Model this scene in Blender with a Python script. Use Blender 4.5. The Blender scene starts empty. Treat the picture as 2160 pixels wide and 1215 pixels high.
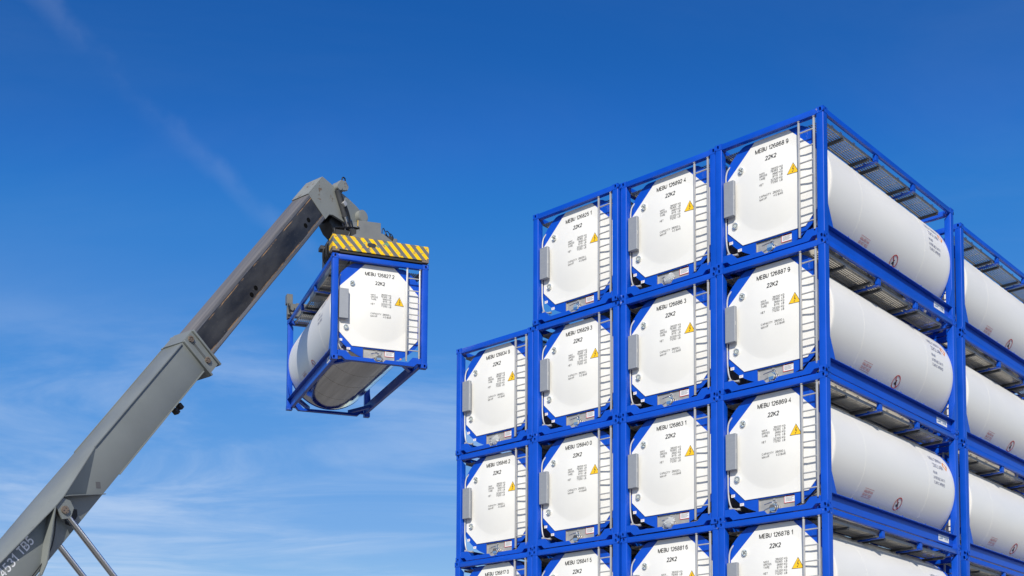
import bpy, bmesh, math, random
from mathutils import Vector, Matrix
random.seed(7)
R_ = math.radians
SC = bpy.context.scene
COL = SC.collection
W, L, H = 2.438, 6.058, 2.591           # a 20-foot tank container
CX, CZ, RT = 1.219, 1.305, 1.195          # axis height and radius of its tank
SUN_AZ, SUN_EL = R_(35.0), R_(31.5)   # azimuth from -Y towards +X

# ------------------------------------------------------------------ camera
cam = bpy.data.cameras.new('camera')
cam.sensor_width = 36.0
cam.lens = 2689.95 / 2160 * 36.0
cam.shift_y = (1445.45 - 607.5) / 2160
cam.clip_start, cam.clip_end = 0.1, 20000
camo = bpy.data.objects.new('camera', cam); COL.objects.link(camo)
_yaw, _pit, _rol = -0.732508, 0.071089, 0.004732
fw = Vector((math.sin(_yaw)*math.cos(_pit), math.cos(_yaw)*math.cos(_pit), math.sin(_pit)))
rt = Vector((math.cos(_yaw), -math.sin(_yaw), 0)); up = rt.cross(fw)
rt2 = rt*math.cos(_rol) + up*math.sin(_rol); up2 = -rt*math.sin(_rol) + up*math.cos(_rol)
m3 = Matrix((rt2, up2, -fw)).transposed()
camo.matrix_world = Matrix.Translation((11.36815, -21.44138, 2.71193)) @ m3.to_4x4()
SC.camera = camo

# ------------------------------------------------------------------ world
SC.view_settings.view_transform = 'Standard'
SC.view_settings.look = 'None'
SC.view_settings.exposure = 0.0
SC.view_settings.gamma = 1.0
wd = bpy.data.worlds.new('World'); SC.world = wd; wd.use_nodes = True
nt = wd.node_tree; nt.nodes.clear()
def N(t, **k):
    n = nt.nodes.new(t)
    for a, b in k.items(): setattr(n, a, b)
    return n
def LK(a, b): nt.links.new(a, b)
def MATH(op, a, b=None, c=None, clamp=False):
    n = N('ShaderNodeMath', operation=op); n.use_clamp = clamp
    for i, v in enumerate((a, b, c)):
        if v is None: continue
        if isinstance(v, (int, float)): n.inputs[i].default_value = v
        else: LK(v, n.inputs[i])
    return n.outputs[0]
def VMATH(op, a, b):
    n = N('ShaderNodeVectorMath', operation=op)
    for i, v in enumerate((a, b)):
        if isinstance(v, (tuple, list, Vector)): n.inputs[i].default_value = tuple(v)
        else: LK(v, n.inputs[i])
    return n
sky = N('ShaderNodeTexSky', sky_type='NISHITA')
sky.sun_disc = False
sky.sun_elevation = SUN_EL
sky.sun_rotation = math.pi - SUN_AZ
sky.altitude = 0; sky.air_density = 1.0; sky.dust_density = 0.35; sky.ozone_density = 3.0
hsv = N('ShaderNodeHueSaturation'); hsv.inputs['Saturation'].default_value = 1.34; hsv.inputs['Hue'].default_value = 0.520; hsv.inputs['Value'].default_value = 1.25
LK(sky.outputs[0], hsv.inputs['Color'])
crv = N('ShaderNodeRGBCurve'); crv.mapping.use_clip = False; crv.mapping.extend = 'EXTRAPOLATED'
for c_, pts_ in enumerate((((0, 0), (.038, .020), (.06, .050), (.219, .222), (1, .86)),          # deep polarised blue above, paler below
                           ((0, 0), (.122, .126), (.168, .212), (.462, .448), (1, .84)),
                           ((0, 0), (.423, .43), (.527, .60), (.93, .80), (1, .82)))):
    cu_ = crv.mapping.curves[c_]
    cu_.points[0].location = pts_[0]; cu_.points[1].location = pts_[-1]
    for p_ in pts_[1:-1]: cu_.points.new(*p_)
    for p_ in cu_.points: p_.handle_type = 'AUTO_CLAMPED'
crv.mapping.update()
sc1 = N('ShaderNodeVectorMath', operation='SCALE'); LK(hsv.outputs[0], sc1.inputs[0]); sc1.inputs[3].default_value = 0.1
LK(sc1.outputs[0], crv.inputs['Color'])
sc2 = N('ShaderNodeVectorMath', operation='SCALE'); LK(crv.outputs[0], sc2.inputs[0]); sc2.inputs[3].default_value = 10.0
tc = N('ShaderNodeTexCoord')
dirv = VMATH('NORMALIZE', tc.outputs['Generated'], (0, 0, 0)).outputs[0]
sep = N('ShaderNodeSeparateXYZ'); LK(dirv, sep.inputs[0])
# thin cirrus: the sky dome projected on a flat layer, stretched noise
zc = MATH('MAXIMUM', sep.outputs[2], 0.03)
inv = MATH('DIVIDE', 1.0, zc)
flat = N('ShaderNodeCombineXYZ')
LK(MATH('MULTIPLY', MATH('MULTIPLY', VMATH('DOT_PRODUCT', dirv, (0.84, 0.54, 0)).outputs['Value'], inv), 0.72), flat.inputs[0])
LK(MATH('MULTIPLY', MATH('MULTIPLY', VMATH('DOT_PRODUCT', dirv, (-0.54, 0.84, 0)).outputs['Value'], inv), 1.15), flat.inputs[1])
mp = N('ShaderNodeMapping'); mp.inputs['Location'].default_value = (2.3, 0.4, 0)
LK(flat.outputs[0], mp.inputs['Vector'])
n1 = N('ShaderNodeTexNoise'); n1.inputs['Scale'].default_value = 1.05; n1.inputs['Detail'].default_value = 10; n1.inputs['Roughness'].default_value = 0.62; n1.inputs['Distortion'].default_value = 0.9
LK(mp.outputs[0], n1.inputs['Vector'])
n2 = N('ShaderNodeTexNoise'); n2.inputs['Scale'].default_value = 0.55; n2.inputs['Detail'].default_value = 3
LK(mp.outputs[0], n2.inputs['Vector'])
def RAMP(v, a, b):
    n = N('ShaderNodeMapRange', interpolation_type='SMOOTHSTEP')
    LK(v, n.inputs[0]); n.inputs[1].default_value = a; n.inputs[2].default_value = b
    return n.outputs[0]
cl = MATH('MULTIPLY', RAMP(n1.outputs[0], 0.36, 0.72), MATH('MULTIPLY', RAMP(n2.outputs[0], 0.27, 0.56), 0.60))
low = MATH('SUBTRACT', 1.0, RAMP(sep.outputs[2], 0.22, 0.38))          # the wisps lie low over the yard
cl = MATH('MULTIPLY', cl, MATH('MULTIPLY_ADD', low, 0.85, 0.08))
# one long faint streak high on the sky
def pixdir(u, v):
    q = Vector(((u-1080.0)/2689.95, -(v-1445.45)/2689.95, -1.0)); return (m3 @ q).normalized()
sa, sb = pixdir(60, -10), pixdir(545, 455)
sn = sa.cross(sb).normalized(); sm = (sa+sb).normalized()
nw = N('ShaderNodeTexNoise'); nw.inputs['Scale'].default_value = 14; nw.inputs['Detail'].default_value = 6; LK(dirv, nw.inputs['Vector'])
off = MATH('ADD', VMATH('DOT_PRODUCT', dirv, sn).outputs['Value'], MATH('MULTIPLY_ADD', nw.outputs[0], 0.045, -0.0225))
band = MATH('SUBTRACT', 1.0, RAMP(MATH('ABSOLUTE', off), 0.0, 0.013))
along = RAMP(VMATH('DOT_PRODUCT', dirv, sm).outputs['Value'], 0.975, 0.992)
streak = MATH('MULTIPLY', MATH('MULTIPLY', band, along), MATH('MULTIPLY', RAMP(nw.outputs[0], 0.42, 0.75), 0.085))
cov = MATH('ADD', cl, streak, clamp=True)
mix = N('ShaderNodeMix', data_type='RGBA'); LK(cov, mix.inputs[0]); LK(sc2.outputs[0], mix.inputs[6])
mix.inputs[7].default_value = (6.2, 7.4, 9.2, 1)
bg = N('ShaderNodeBackground'); bg.inputs[1].default_value = 0.10; LK(mix.outputs[2], bg.inputs[0])
wo = N('ShaderNodeOutputWorld'); LK(bg.outputs[0], wo.inputs[0])

# ------------------------------------------------------------------ sun
sl = bpy.data.lights.new('sun', 'SUN'); sl.energy = 4.35; sl.angle = R_(0.53); sl.color = (1.0, 0.945, 0.83)
so = bpy.data.objects.new('sun', sl); COL.objects.link(so)
sdir = Vector((math.sin(SUN_AZ)*math.cos(SUN_EL), -math.cos(SUN_AZ)*math.cos(SUN_EL), math.sin(SUN_EL)))
so.rotation_euler = sdir.to_track_quat('Z', 'Y').to_euler(); so.location = (60, -70, 40)

# ------------------------------------------------------------------ materials
def new_mat(name):
    m = bpy.data.materials.new(name); m.use_nodes = True
    return m, m.node_tree, m.node_tree.nodes['Principled BSDF']
def paint(name, col, rough=0.4, metal=0.0, var=0.06, scale=3.0, bump=0.0, bscale=40.0, spec=0.5, coat=0.0, stretch=None, rvar=0.08):
    m, t, b = new_mat(name)
    b.inputs['Metallic'].default_value = metal
    b.inputs['Specular IOR Level'].default_value = spec
    b.inputs['Coat Weight'].default_value = coat
    b.inputs['Coat Roughness'].default_value = 0.08
    tcn = t.nodes.new('ShaderNodeTexCoord'); mpn = t.nodes.new('ShaderNodeMapping')
    oi = t.nodes.new('ShaderNodeObjectInfo')
    addv = t.nodes.new('ShaderNodeVectorMath'); addv.operation = 'ADD'
    t.links.new(tcn.outputs['Object'], addv.inputs[0])
    comb = t.nodes.new('ShaderNodeVectorMath'); comb.operation = 'SCALE'; comb.inputs[3].default_value = 37.0
    t.links.new(oi.outputs['Random'], comb.inputs[0]); t.links.new(comb.outputs[0], addv.inputs[1])
    t.links.new(addv.outputs[0], mpn.inputs['Vector'])
    if stretch: mpn.inputs['Scale'].default_value = stretch
    no = t.nodes.new('ShaderNodeTexNoise'); no.inputs['Scale'].default_value = scale; no.inputs['Detail'].default_value = 6; no.inputs['Roughness'].default_value = 0.6
    t.links.new(mpn.outputs[0], no.inputs['Vector'])
    mx = t.nodes.new('ShaderNodeMix'); mx.data_type = 'RGBA'
    mr = t.nodes.new('ShaderNodeMapRange'); mr.inputs[1].default_value = 0.3; mr.inputs[2].default_value = 0.7
    t.links.new(no.outputs[0], mr.inputs[0]); t.links.new(mr.outputs[0], mx.inputs[0])
    mx.inputs[6].default_value = tuple(max(0, c*(1-var)) for c in col) + (1,)
    mx.inputs[7].default_value = tuple(min(1, c*(1+var)) for c in col) + (1,)
    t.links.new(mx.outputs[2], b.inputs['Base Color'])
    rr = t.nodes.new('ShaderNodeMapRange'); rr.inputs[1].default_value = 0.3; rr.inputs[2].default_value = 0.7
    rr.inputs[3].default_value = max(0.02, rough-rvar); rr.inputs[4].default_value = min(1, rough+rvar)
    t.links.new(no.outputs[0], rr.inputs[0]); t.links.new(rr.outputs[0], b.inputs['Roughness'])
    if bump:
        n2 = t.nodes.new('ShaderNodeTexNoise'); n2.inputs['Scale'].default_value = bscale; n2.inputs['Detail'].default_value = 4
        t.links.new(mpn.outputs[0], n2.inputs['Vector'])
        bp = t.nodes.new('ShaderNodeBump'); bp.inputs['Strength'].default_value = bump; bp.inputs['Distance'].default_value = 0.02
        t.links.new(n2.outputs[0], bp.inputs['Height']); t.links.new(bp.outputs[0], b.inputs['Normal'])
    return m
def worn(name, col, under, amount=0.5, scale=4.0, rough=0.5, fine=30.0, stretch=None):
    """paint scuffed through to what is under it"""
    m = paint(name, col, rough=rough, var=0.08, scale=scale, bump=0.08, bscale=60, stretch=stretch)
    t = m.node_tree; b = t.nodes['Principled BSDF']
    src = b.inputs['Base Color'].links[0].from_socket
    mpn = [n for n in t.nodes if n.type == 'MAPPING'][0]
    a = t.nodes.new('ShaderNodeTexNoise'); a.inputs['Scale'].default_value = fine; a.inputs['Detail'].default_value = 9; a.inputs['Roughness'].default_value = 0.72
    t.links.new(mpn.outputs[0], a.inputs['Vector'])
    r = t.nodes.new('ShaderNodeMapRange'); r.inputs[1].default_value = 0.78-0.3*amount; r.inputs[2].default_value = r.inputs[1].default_value+0.04
    t.links.new(a.outputs[0], r.inputs[0])
    mx = t.nodes.new('ShaderNodeMix'); mx.data_type = 'RGBA'
    t.links.new(r.outputs[0], mx.inputs[0]); t.links.new(src, mx.inputs[6]); mx.inputs[7].default_value = tuple(under)+(1,)
    t.links.new(mx.outputs[2], b.inputs['Base Color'])
    return m

M = {}
M['blue'] = paint('blue_paint', (0.0022, 0.072, 0.52), rough=0.36, var=0.09, scale=1.7, spec=0.35, coat=0.12)
M['bluecast'] = worn('scuffed_blue_paint', (0.0022, 0.072, 0.52), (0.33, 0.36, 0.44), amount=0.52, scale=2, rough=0.4, fine=11)
M['white'] = paint('white_panel', (0.80, 0.79, 0.76), rough=0.38, var=0.02, scale=2.0, spec=0.4)
M['jacket'] = paint('white_jacket', (0.82, 0.80, 0.755), rough=0.36, var=0.02, scale=1.2, bump=0.05, bscale=2.0, spec=0.45, stretch=(1, 0.35, 1))
M['steel'] = paint('polished_steel', (0.58, 0.55, 0.50), rough=0.12, metal=1.0, var=0.38, scale=4.0, bump=0.8, bscale=3.4, stretch=(1, 0.07, 1))  # tone streaks in the colour stand in for reflections along the belly
M['brushed'] = paint('brushed_steel', (0.50, 0.49, 0.47), rough=0.38, metal=1.0, var=0.08, scale=3)
M['grey_box'] = paint('grey_box_metal', (0.33, 0.345, 0.375), rough=0.5, metal=0.3, var=0.06, scale=9, stretch=(1, 1, 6))
M['alu'] = paint('aluminium', (0.52, 0.51, 0.495), rough=0.40, metal=0.4, var=0.06, scale=5)
M['grate'] = paint('galvanised_grating', (0.40, 0.38, 0.34), rough=0.5, metal=0.25, var=0.15, scale=6)
M['tray'] = paint('dull_steel', (0.44, 0.425, 0.40), rough=0.45, metal=0.35, var=0.12, scale=7)
M['chrome'] = paint('chrome', (0.75, 0.75, 0.75), rough=0.10, metal=1.0, var=0.02, rvar=0.03)
M['hole_dark'] = paint('painted_hole_dark', (0.004, 0.004, 0.004), rough=0.9, var=0.02, spec=0.1)  # black that stands in for the darkness inside a hole
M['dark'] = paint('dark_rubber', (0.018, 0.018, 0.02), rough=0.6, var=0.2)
M['black'] = paint('black_print', (0.026, 0.026, 0.028), rough=0.5, var=0.02)
M['greyprint'] = paint('dark_grey_print', (0.10, 0.10, 0.105), rough=0.5, var=0.02)
M['blueprint'] = paint('dark_blue_print', (0.24, 0.25, 0.33), rough=0.5, var=0.02)
M['logo'] = paint('blue_logo_print', (0.02, 0.16, 0.42), rough=0.5, var=0.02)
M['red'] = paint('red_print', (0.55, 0.012, 0.02), rough=0.45, var=0.05)
M['redfade'] = paint('faded_red_print', (0.58, 0.20, 0.20), rough=0.5, var=0.1)
M['orange'] = paint('orange_sticker', (0.80, 0.30, 0.04), rough=0.45, var=0.05)
M['yellow'] = paint('yellow_sign', (0.85, 0.52, 0.01), rough=0.4, var=0.03)
M['sticker'] = paint('white_sticker', (0.80, 0.80, 0.82), rough=0.4, var=0.02)
M['dial'] = paint('dial_face', (0.62, 0.68, 0.66), rough=0.25, var=0.08, scale=20)
M['boom'] = worn('grey_boom_paint', (0.192, 0.210, 0.208), (0.135, 0.14, 0.135), amount=0.42, scale=0.8, rough=0.42, fine=3.5)
M['darkgrey'] = paint('dark_grey_steel', (0.045, 0.048, 0.055), rough=0.5, var=0.2)
M['boomworn'] = worn('worn_grey_paint', (0.238, 0.25, 0.24), (0.15, 0.10, 0.06), amount=0.70, scale=1.6, rough=0.5, fine=2.6)
M['greysteel'] = worn('spreader_grey', (0.15, 0.158, 0.165), (0.09, 0.07, 0.055), amount=0.35, scale=3, rough=0.48, fine=14)
M['rusty'] = worn('rusty_steel', (0.17, 0.135, 0.11), (0.34, 0.31, 0.27), amount=0.5, scale=7, rough=0.65, fine=18)
M['hose'] = paint('black_hose', (0.014, 0.014, 0.016), rough=0.42, var=0.15)
M['tyre'] = paint('tyre_rubber', (0.02, 0.02, 0.021), rough=0.8, var=0.2)
M['cabglass'] = paint('cab_glass', (0.03, 0.04, 0.045), rough=0.06, var=0.05)
M['yard'] = paint('yard_paving', (0.20, 0.183, 0.155), rough=0.85, var=0.25, scale=0.35, bump=0.2, bscale=12)
M['lamp'] = paint('lamp_lens', (0.5, 0.5, 0.5), rough=0.15, var=0.05)

def stripes_mat():
    """yellow and grey hazard stripes, scuffed, in the object's own x/z"""
    m, t, b = new_mat('hazard_stripes')
    tcn = t.nodes.new('ShaderNodeTexCoord'); s = t.nodes.new('ShaderNodeSeparateXYZ'); t.links.new(tcn.outputs['Object'], s.inputs[0])
    def mm(op, a, bb, c=None):
        n = t.nodes.new('ShaderNodeMath'); n.operation = op
        for i, v in enumerate((a, bb, c)):
            if v is None: continue
            if isinstance(v, (int, float)): n.inputs[i].default_value = v
            else: t.links.new(v, n.inputs[i])
        return n.outputs[0]
    no = t.nodes.new('ShaderNodeTexNoise'); no.inputs['Scale'].default_value = 8; no.inputs['Detail'].default_value = 8; no.inputs['Roughness'].default_value = 0.75
    t.links.new(tcn.outputs['Object'], no.inputs['Vector'])
    ph = mm('MULTIPLY_ADD', s.outputs[2], 0.92, s.outputs[0])
    fr = mm('FRACT', mm('MULTIPLY_ADD', ph, 1/0.2335, 40.34), 0)
    yel = mm('LESS_THAN', fr, 0.50)
    chip = t.nodes.new('ShaderNodeMapRange'); chip.inputs[1].default_value = 0.565; chip.inputs[2].default_value = 0.58
    t.links.new(no.outputs[0], chip.inputs[0])
    yel = mm('MULTIPLY', yel, mm('SUBTRACT', 1.0, chip.outputs[0]))
    n3 = t.nodes.new('ShaderNodeTexNoise'); n3.inputs['Scale'].default_value = 5.5; n3.inputs['Detail'].default_value = 5
    mp3 = t.nodes.new('ShaderNodeMapping'); mp3.inputs['Scale'].default_value = (1, 1, 2.6); mp3.inputs['Location'].default_value = (3.1, 0, 1.7)
    t.links.new(tcn.outputs['Object'], mp3.inputs['Vector']); t.links.new(mp3.outputs[0], n3.inputs['Vector'])
    gr = t.nodes.new('ShaderNodeMapRange'); gr.inputs[1].default_value = 0.635; gr.inputs[2].default_value = 0.66
    t.links.new(n3.outputs[0], gr.inputs[0])
    mx = t.nodes.new('ShaderNodeMix'); mx.data_type = 'RGBA'; t.links.new(yel, mx.inputs[0])
    mx.inputs[6].default_value = (0.135, 0.14, 0.15, 1); mx.inputs[7].default_value = (0.92, 0.55, 0.0, 1)
    mx2 = t.nodes.new('ShaderNodeMix'); mx2.data_type = 'RGBA'; t.links.new(gr.outputs[0], mx2.inputs[0])
    t.links.new(mx.outputs[2], mx2.inputs[6]); mx2.inputs[7].default_value = (0.12, 0.30, 0.20, 1)
    t.links.new(mx2.outputs[2], b.inputs['Base Color']); b.inputs['Roughness'].default_value = 0.55; b.inputs['Specular IOR Level'].default_value = 0.25
    return m
M['stripes'] = stripes_mat()

def inner_boom_mat():
    """the telescoping section: greased dark web between worn slide tracks, in the object's own x (across) and z (height)"""
    m, t, b = new_mat('greased_boom_steel')
    tcn = t.nodes.new('ShaderNodeTexCoord'); s = t.nodes.new('ShaderNodeSeparateXYZ'); t.links.new(tcn.outputs['Object'], s.inputs[0])
    def node(k): return t.nodes.new(k)
    def noise(sc, de, stretch, ro=0.6):
        mp_ = node('ShaderNodeMapping'); mp_.inputs['Scale'].default_value = stretch
        n = node('ShaderNodeTexNoise'); n.inputs['Scale'].default_value = sc; n.inputs['Detail'].default_value = de; n.inputs['Roughness'].default_value = ro
        t.links.new(tcn.outputs['Object'], mp_.inputs['Vector']); t.links.new(mp_.outputs[0], n.inputs['Vector']); return n.outputs[0]
    def ramp(v, a, b2):
        n = node('ShaderNodeMapRange'); n.inputs[1].default_value = a; n.inputs[2].default_value = b2; t.links.new(v, n.inputs[0]); return n.outputs[0]
    def mth(op, a, b2):
        n = node('ShaderNodeMath'); n.operation = op
        for i, v in enumerate((a, b2)):
            if isinstance(v, (int, float)): n.inputs[i].default_value = v
            else: t.links.new(v, n.inputs[i])
        return n.outputs[0]
    def mixc(f, a, b2):
        n = node('ShaderNodeMix'); n.data_type = 'RGBA'; t.links.new(f, n.inputs[0])
        for i, v in ((6, a), (7, b2)):
            if isinstance(v, tuple): n.inputs[i].default_value = v+(1,)
            else: t.links.new(v, n.inputs[i])
        return n.outputs[2]
    nl = noise(2.2, 7, (1, 0.35, 1)); ns = noise(26, 8, (1, 0.6, 1), 0.7); nst = noise(9, 6, (1, 0.05, 1), 0.6)
    zed = mth('ADD', s.outputs[2], mth('MULTIPLY', mth('SUBTRACT', nl, 0.5), 0.07))
    track = mth('MAXIMUM', ramp(zed, 0.268, 0.285), ramp(mth('MULTIPLY', zed, -1.0), 0.255, 0.272))
    web = mixc(ramp(nl, 0.38, 0.64), (0.016, 0.017, 0.021), (0.055, 0.055, 0.057))
    web = mixc(ramp(ns, 0.63, 0.67), web, (0.17, 0.15, 0.12))
    trk = mixc(ramp(nst, 0.35, 0.65), (0.085, 0.085, 0.096), (0.175, 0.175, 0.19))
    trk = mixc(ramp(ns, 0.62, 0.66), trk, (0.30, 0.27, 0.24))
    edge = mth('MULTIPLY', mth('LESS_THAN', mth('ABSOLUTE', mth('SUBTRACT', mth('ABSOLUTE', zed, 0), 0.258), 0), 0.012), ramp(noise(4, 5, (1, 0.5, 1)), 0.45, 0.55))
    c = mixc(track, web, trk); c = mixc(edge, c, (0.33, 0.20, 0.10))
    top = mth('GREATER_THAN', s.outputs[2], 0.352)
    topc = mixc(ramp(nst, 0.3, 0.7), (0.115, 0.113, 0.12), (0.19, 0.18, 0.175))
    c = mixc(top, c, topc)
    t.links.new(c, b.inputs['Base Color']); b.inputs['Roughness'].default_value = 0.5
    bp = node('ShaderNodeBump'); bp.inputs['Strength'].default_value = 0.15; bp.inputs['Distance'].default_value = 0.01; t.links.new(ns, bp.inputs['Height']); t.links.new(bp.outputs[0], b.inputs['Normal'])
    return m
M['innerboom'] = inner_boom_mat()

# ------------------------------------------------------------------ mesh helpers
def nb(): return bmesh.new()
def quad(bm, pts, mi=0):
    f = bm.faces.new([bm.verts.new(p) for p in pts]); f.material_index = mi; return f
def merge(bm, tmp, mi=None):
    vm = {v: bm.verts.new(v.co) for v in tmp.verts}
    for f in tmp.faces:
        try: g = bm.faces.new([vm[v] for v in f.verts])
        except ValueError: continue
        g.material_index = f.material_index if mi is None else mi
    tmp.free()
def box(bm, x0, x1, y0, y1, z0, z1, bev=0.0, seg=1, mi=0):
    t = bmesh.new()
    v = [t.verts.new((x, y, z)) for z in (z0, z1) for y in (y0, y1) for x in (x0, x1)]
    for q in ((0, 2, 3, 1), (4, 5, 7, 6), (0, 1, 5, 4), (2, 6, 7, 3), (0, 4, 6, 2), (1, 3, 7, 5)):
        t.faces.new([v[i] for i in q])
    if bev: bmesh.ops.bevel(t, geom=list(t.edges), offset=bev, segments=seg, affect='EDGES', profile=0.5)
    merge(bm, t, mi)
def prism(bm, poly, a0, a1, axis='y', mi=0, bev=0.0):
    """poly in the two other axes (order x,y,z without axis), extruded from a0 to a1"""
    def P(p, a):
        if axis == 'y': return (p[0], a, p[1])
        if axis == 'x': return (a, p[0], p[1])
        return (p[0], p[1], a)
    t = bmesh.new()
    A = [t.verts.new(P(p, a0)) for p in poly]; B = [t.verts.new(P(p, a1)) for p in poly]
    n = len(poly)
    t.faces.new(A); t.faces.new(B[::-1])
    for i in range(n): t.faces.new((A[i], A[(i+1) % n], B[(i+1) % n], B[i]))
    bmesh.ops.recalc_face_normals(t, faces=t.faces)
    if bev: bmesh.ops.bevel(t, geom=[e for e in t.edges], offset=bev, segments=1, affect='EDGES')
    merge(bm, t, mi)
def basis(d):
    d = Vector(d).normalized(); a = Vector((0, 0, 1)) if abs(d.z) < 0.9 else Vector((1, 0, 0))
    u = d.cross(a).normalized(); return d, u, d.cross(u).normalized()
def cyl(bm, p0, p1, r0, r1=None, n=20, mi=0, cap=True):
    r1 = r0 if r1 is None else r1
    p0, p1 = Vector(p0), Vector(p1); d, u, w = basis(p1-p0)
    A = [bm.verts.new(p0+(u*math.cos(2*math.pi*i/n)+w*math.sin(2*math.pi*i/n))*r0) for i in range(n)]
    B = [bm.verts.new(p1+(u*math.cos(2*math.pi*i/n)+w*math.sin(2*math.pi*i/n))*r1) for i in range(n)]
    for i in range(n):
        f = bm.faces.new((A[i], A[(i+1) % n], B[(i+1) % n], B[i])); f.material_index = mi
    if cap:
        f = bm.faces.new(A[::-1]); f.material_index = mi
        f = bm.faces.new(B); f.material_index = mi
def tube(bm, pts, r, n=8, mi=0, smooth=0):
    pts = [Vector(p) for p in pts]
    for _ in range(smooth):
        q = [pts[0]]
        for a, b in zip(pts[:-1], pts[1:]): q += [a*0.75+b*0.25, a*0.25+b*0.75]
        pts = q+[pts[-1]]
    rings = []; ref = None
    for i, p in enumerate(pts):
        t = (pts[min(i+1, len(pts)-1)]-pts[max(i-1, 0)]).normalized()
        if ref is None: _, u, w = basis(t)
        else:
            u = (ref - t*ref.dot(t)).normalized(); w = t.cross(u)
        ref = u
        rings.append([bm.verts.new(p+(u*math.cos(2*math.pi*k/n)+w*math.sin(2*math.pi*k/n))*r) for k in range(n)])
    for A, B in zip(rings[:-1], rings[1:]):
        for k in range(n):
            f = bm.faces.new((A[k], A[(k+1) % n], B[(k+1) % n], B[k])); f.material_index = mi
    for c in (rings[0][::-1], rings[-1]):
        f = bm.faces.new(c); f.material_index = mi
def obj(name, bm, mats, parent=None, smooth=35, shift=None):
    if shift is not None: bmesh.ops.translate(bm, verts=bm.verts, vec=shift)
    me = bpy.data.meshes.new(name); bm.to_mesh(me); bm.free()
    for m in (mats if isinstance(mats, (list, tuple)) else [mats]): me.materials.append(M[m])
    if smooth:
        me.polygons.foreach_set('use_smooth', [True]*len(me.polygons)); me.set_sharp_from_angle(angle=R_(smooth))
    o = bpy.data.objects.new(name, me); COL.objects.link(o)
    if parent: o.parent = parent
    return o
def thing(name, label, cat, loc=(0, 0, 0), group=None):
    o = bpy.data.objects.new(name, None); COL.objects.link(o); o.location = loc
    o.empty_display_size = 0.3
    o['label'] = label; o['category'] = cat
    if group: o['group'] = group
    return o
def _arc(cx, cy, rx, ry, a0, a1, n=10):
    return [(cx+rx*math.cos(R_(a0+(a1-a0)*i/n)), cy+ry*math.sin(R_(a0+(a1-a0)*i/n))) for i in range(n+1)]
_el = lambda cx, cy, rx, ry: _arc(cx, cy, rx, ry, 90, 450, 20)
_six = [_el(.5, .31, .5, .31), [(.0, .33), (.03, .62)]+_arc(.5, .62, .47, .38, 180, 35, 9)]
GLYPH = {                                   # centre lines of the letters in a unit box: (width, strokes)
 '0': (.56, [_arc(.5, .68, .5, .32, 0, 180, 8)+_arc(.5, .32, .5, .32, 180, 360, 8)+[(1, .68)]]), '1': (.34, [[(0, .74), (.85, 1), (.85, 0)]]),
 '2': (.56, [_arc(.5, .72, .48, .28, 170, -35, 10)+[(.0, .0), (1, 0)]]), '3': (.56, [_arc(.46, .76, .46, .24, 155, -90, 9), _arc(.46, .27, .52, .27, 88, -155, 10)]),
 '4': (.58, [[(.76, 0), (.76, 1), (0, .30), (1, .30)]]), '5': (.56, [[(.92, 1), (.18, 1), (.08, .52)]+_arc(.47, .32, .50, .32, 128, -152, 11)]),
 '6': (.56, _six), '9': (.56, [[(1-x, 1-y) for x, y in q] for q in _six]), '7': (.56, [[(0, 1), (1, 1), (.38, 0)]]),
 '8': (.56, [_el(.5, .755, .42, .245), _el(.5, .26, .5, .26)]),
 'A': (.66, [[(0, 0), (.5, 1), (1, 0)], [(.2, .33), (.8, .33)]]), 'B': (.60, [[(.5, .52), (0, .52)], [(0, 0), (0, 1), (.55, 1)]+_arc(.58, .76, .36, .24, 90, -90, 7)+_arc(.58, .26, .42, .26, 90, -90, 7)+[(0, 0)]]),
 'C': (.64, [_arc(.52, .5, .52, .5, 45, 315, 14)]), 'D': (.64, [[(0, 0), (0, 1), (.45, 1)]+_arc(.45, .5, .55, .5, 90, -90, 9)+[(0, 0)]]),
 'E': (.54, [[(1, 1), (0, 1), (0, 0), (1, 0)], [(.02, .52), (.9, .52)]]), 'G': (.66, [_arc(.52, .5, .52, .5, 45, 340, 14)+[(1, .47), (.55, .47)]]),
 'I': (.02, [[(.5, 0), (.5, 1)]]), 'J': (.48, [[(1, 1), (1, .3)]+_arc(.5, .3, .5, .3, 0, -180, 8)]), 'K': (.62, [[(0, 0), (0, 1)], [(1, 1), (.05, .38)], [(.30, .56), (1, 0)]]),
 'L': (.50, [[(0, 1), (0, 0), (1, 0)]]), 'M': (.92, [[(0, 0), (0, 1)], [(.04, 1), (.5, .0), (.96, 1)], [(1, 1), (1, 0)]]), 'N': (.62, [[(0, 0), (0, 1), (1, 0), (1, 1)]]),
 'O': (.68, [_el(.5, .5, .5, .5)]), 'P': (.58, [[(0, 0), (0, 1), (.6, 1)]+_arc(.6, .73, .4, .27, 90, -90, 8)+[(0, .46)]]),
 'R': (.62, [[(0, 0), (0, 1), (.6, 1)]+_arc(.6, .74, .38, .26, 90, -90, 8)+[(0, .48)], [(.5, .46), (1, 0)]]),
 'S': (.58, [_arc(.5, .75, .46, .25, 30, 245, 9)+_arc(.5, .26, .5, .26, 65, -155, 10)]), 'T': (.60, [[(0, 1), (1, 1)], [(.5, 1), (.5, 0)]]),
 'U': (.62, [[(0, 1), (0, .33)]+_arc(.5, .33, .5, .33, 180, 360, 9)+[(1, 1)]]), 'V': (.64, [[(0, 1), (.5, 0), (1, 1)]]), 'W': (.88, [[(0, 1), (.25, 0), (.5, .9), (.75, 0), (1, 1)]]),
 'X': (.62, [[(0, 0), (1, 1)], [(0, 1), (1, 0)]]), 'Y': (.62, [[(0, 1), (.5, .48), (1, 1)], [(.5, .48), (.5, 0)]]), '.': (.02, [[(.5, 0), (.5, .05)]]), '/': (.30, [[(0, 0), (1, 1)]]), ' ': (.16, [])}
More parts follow.
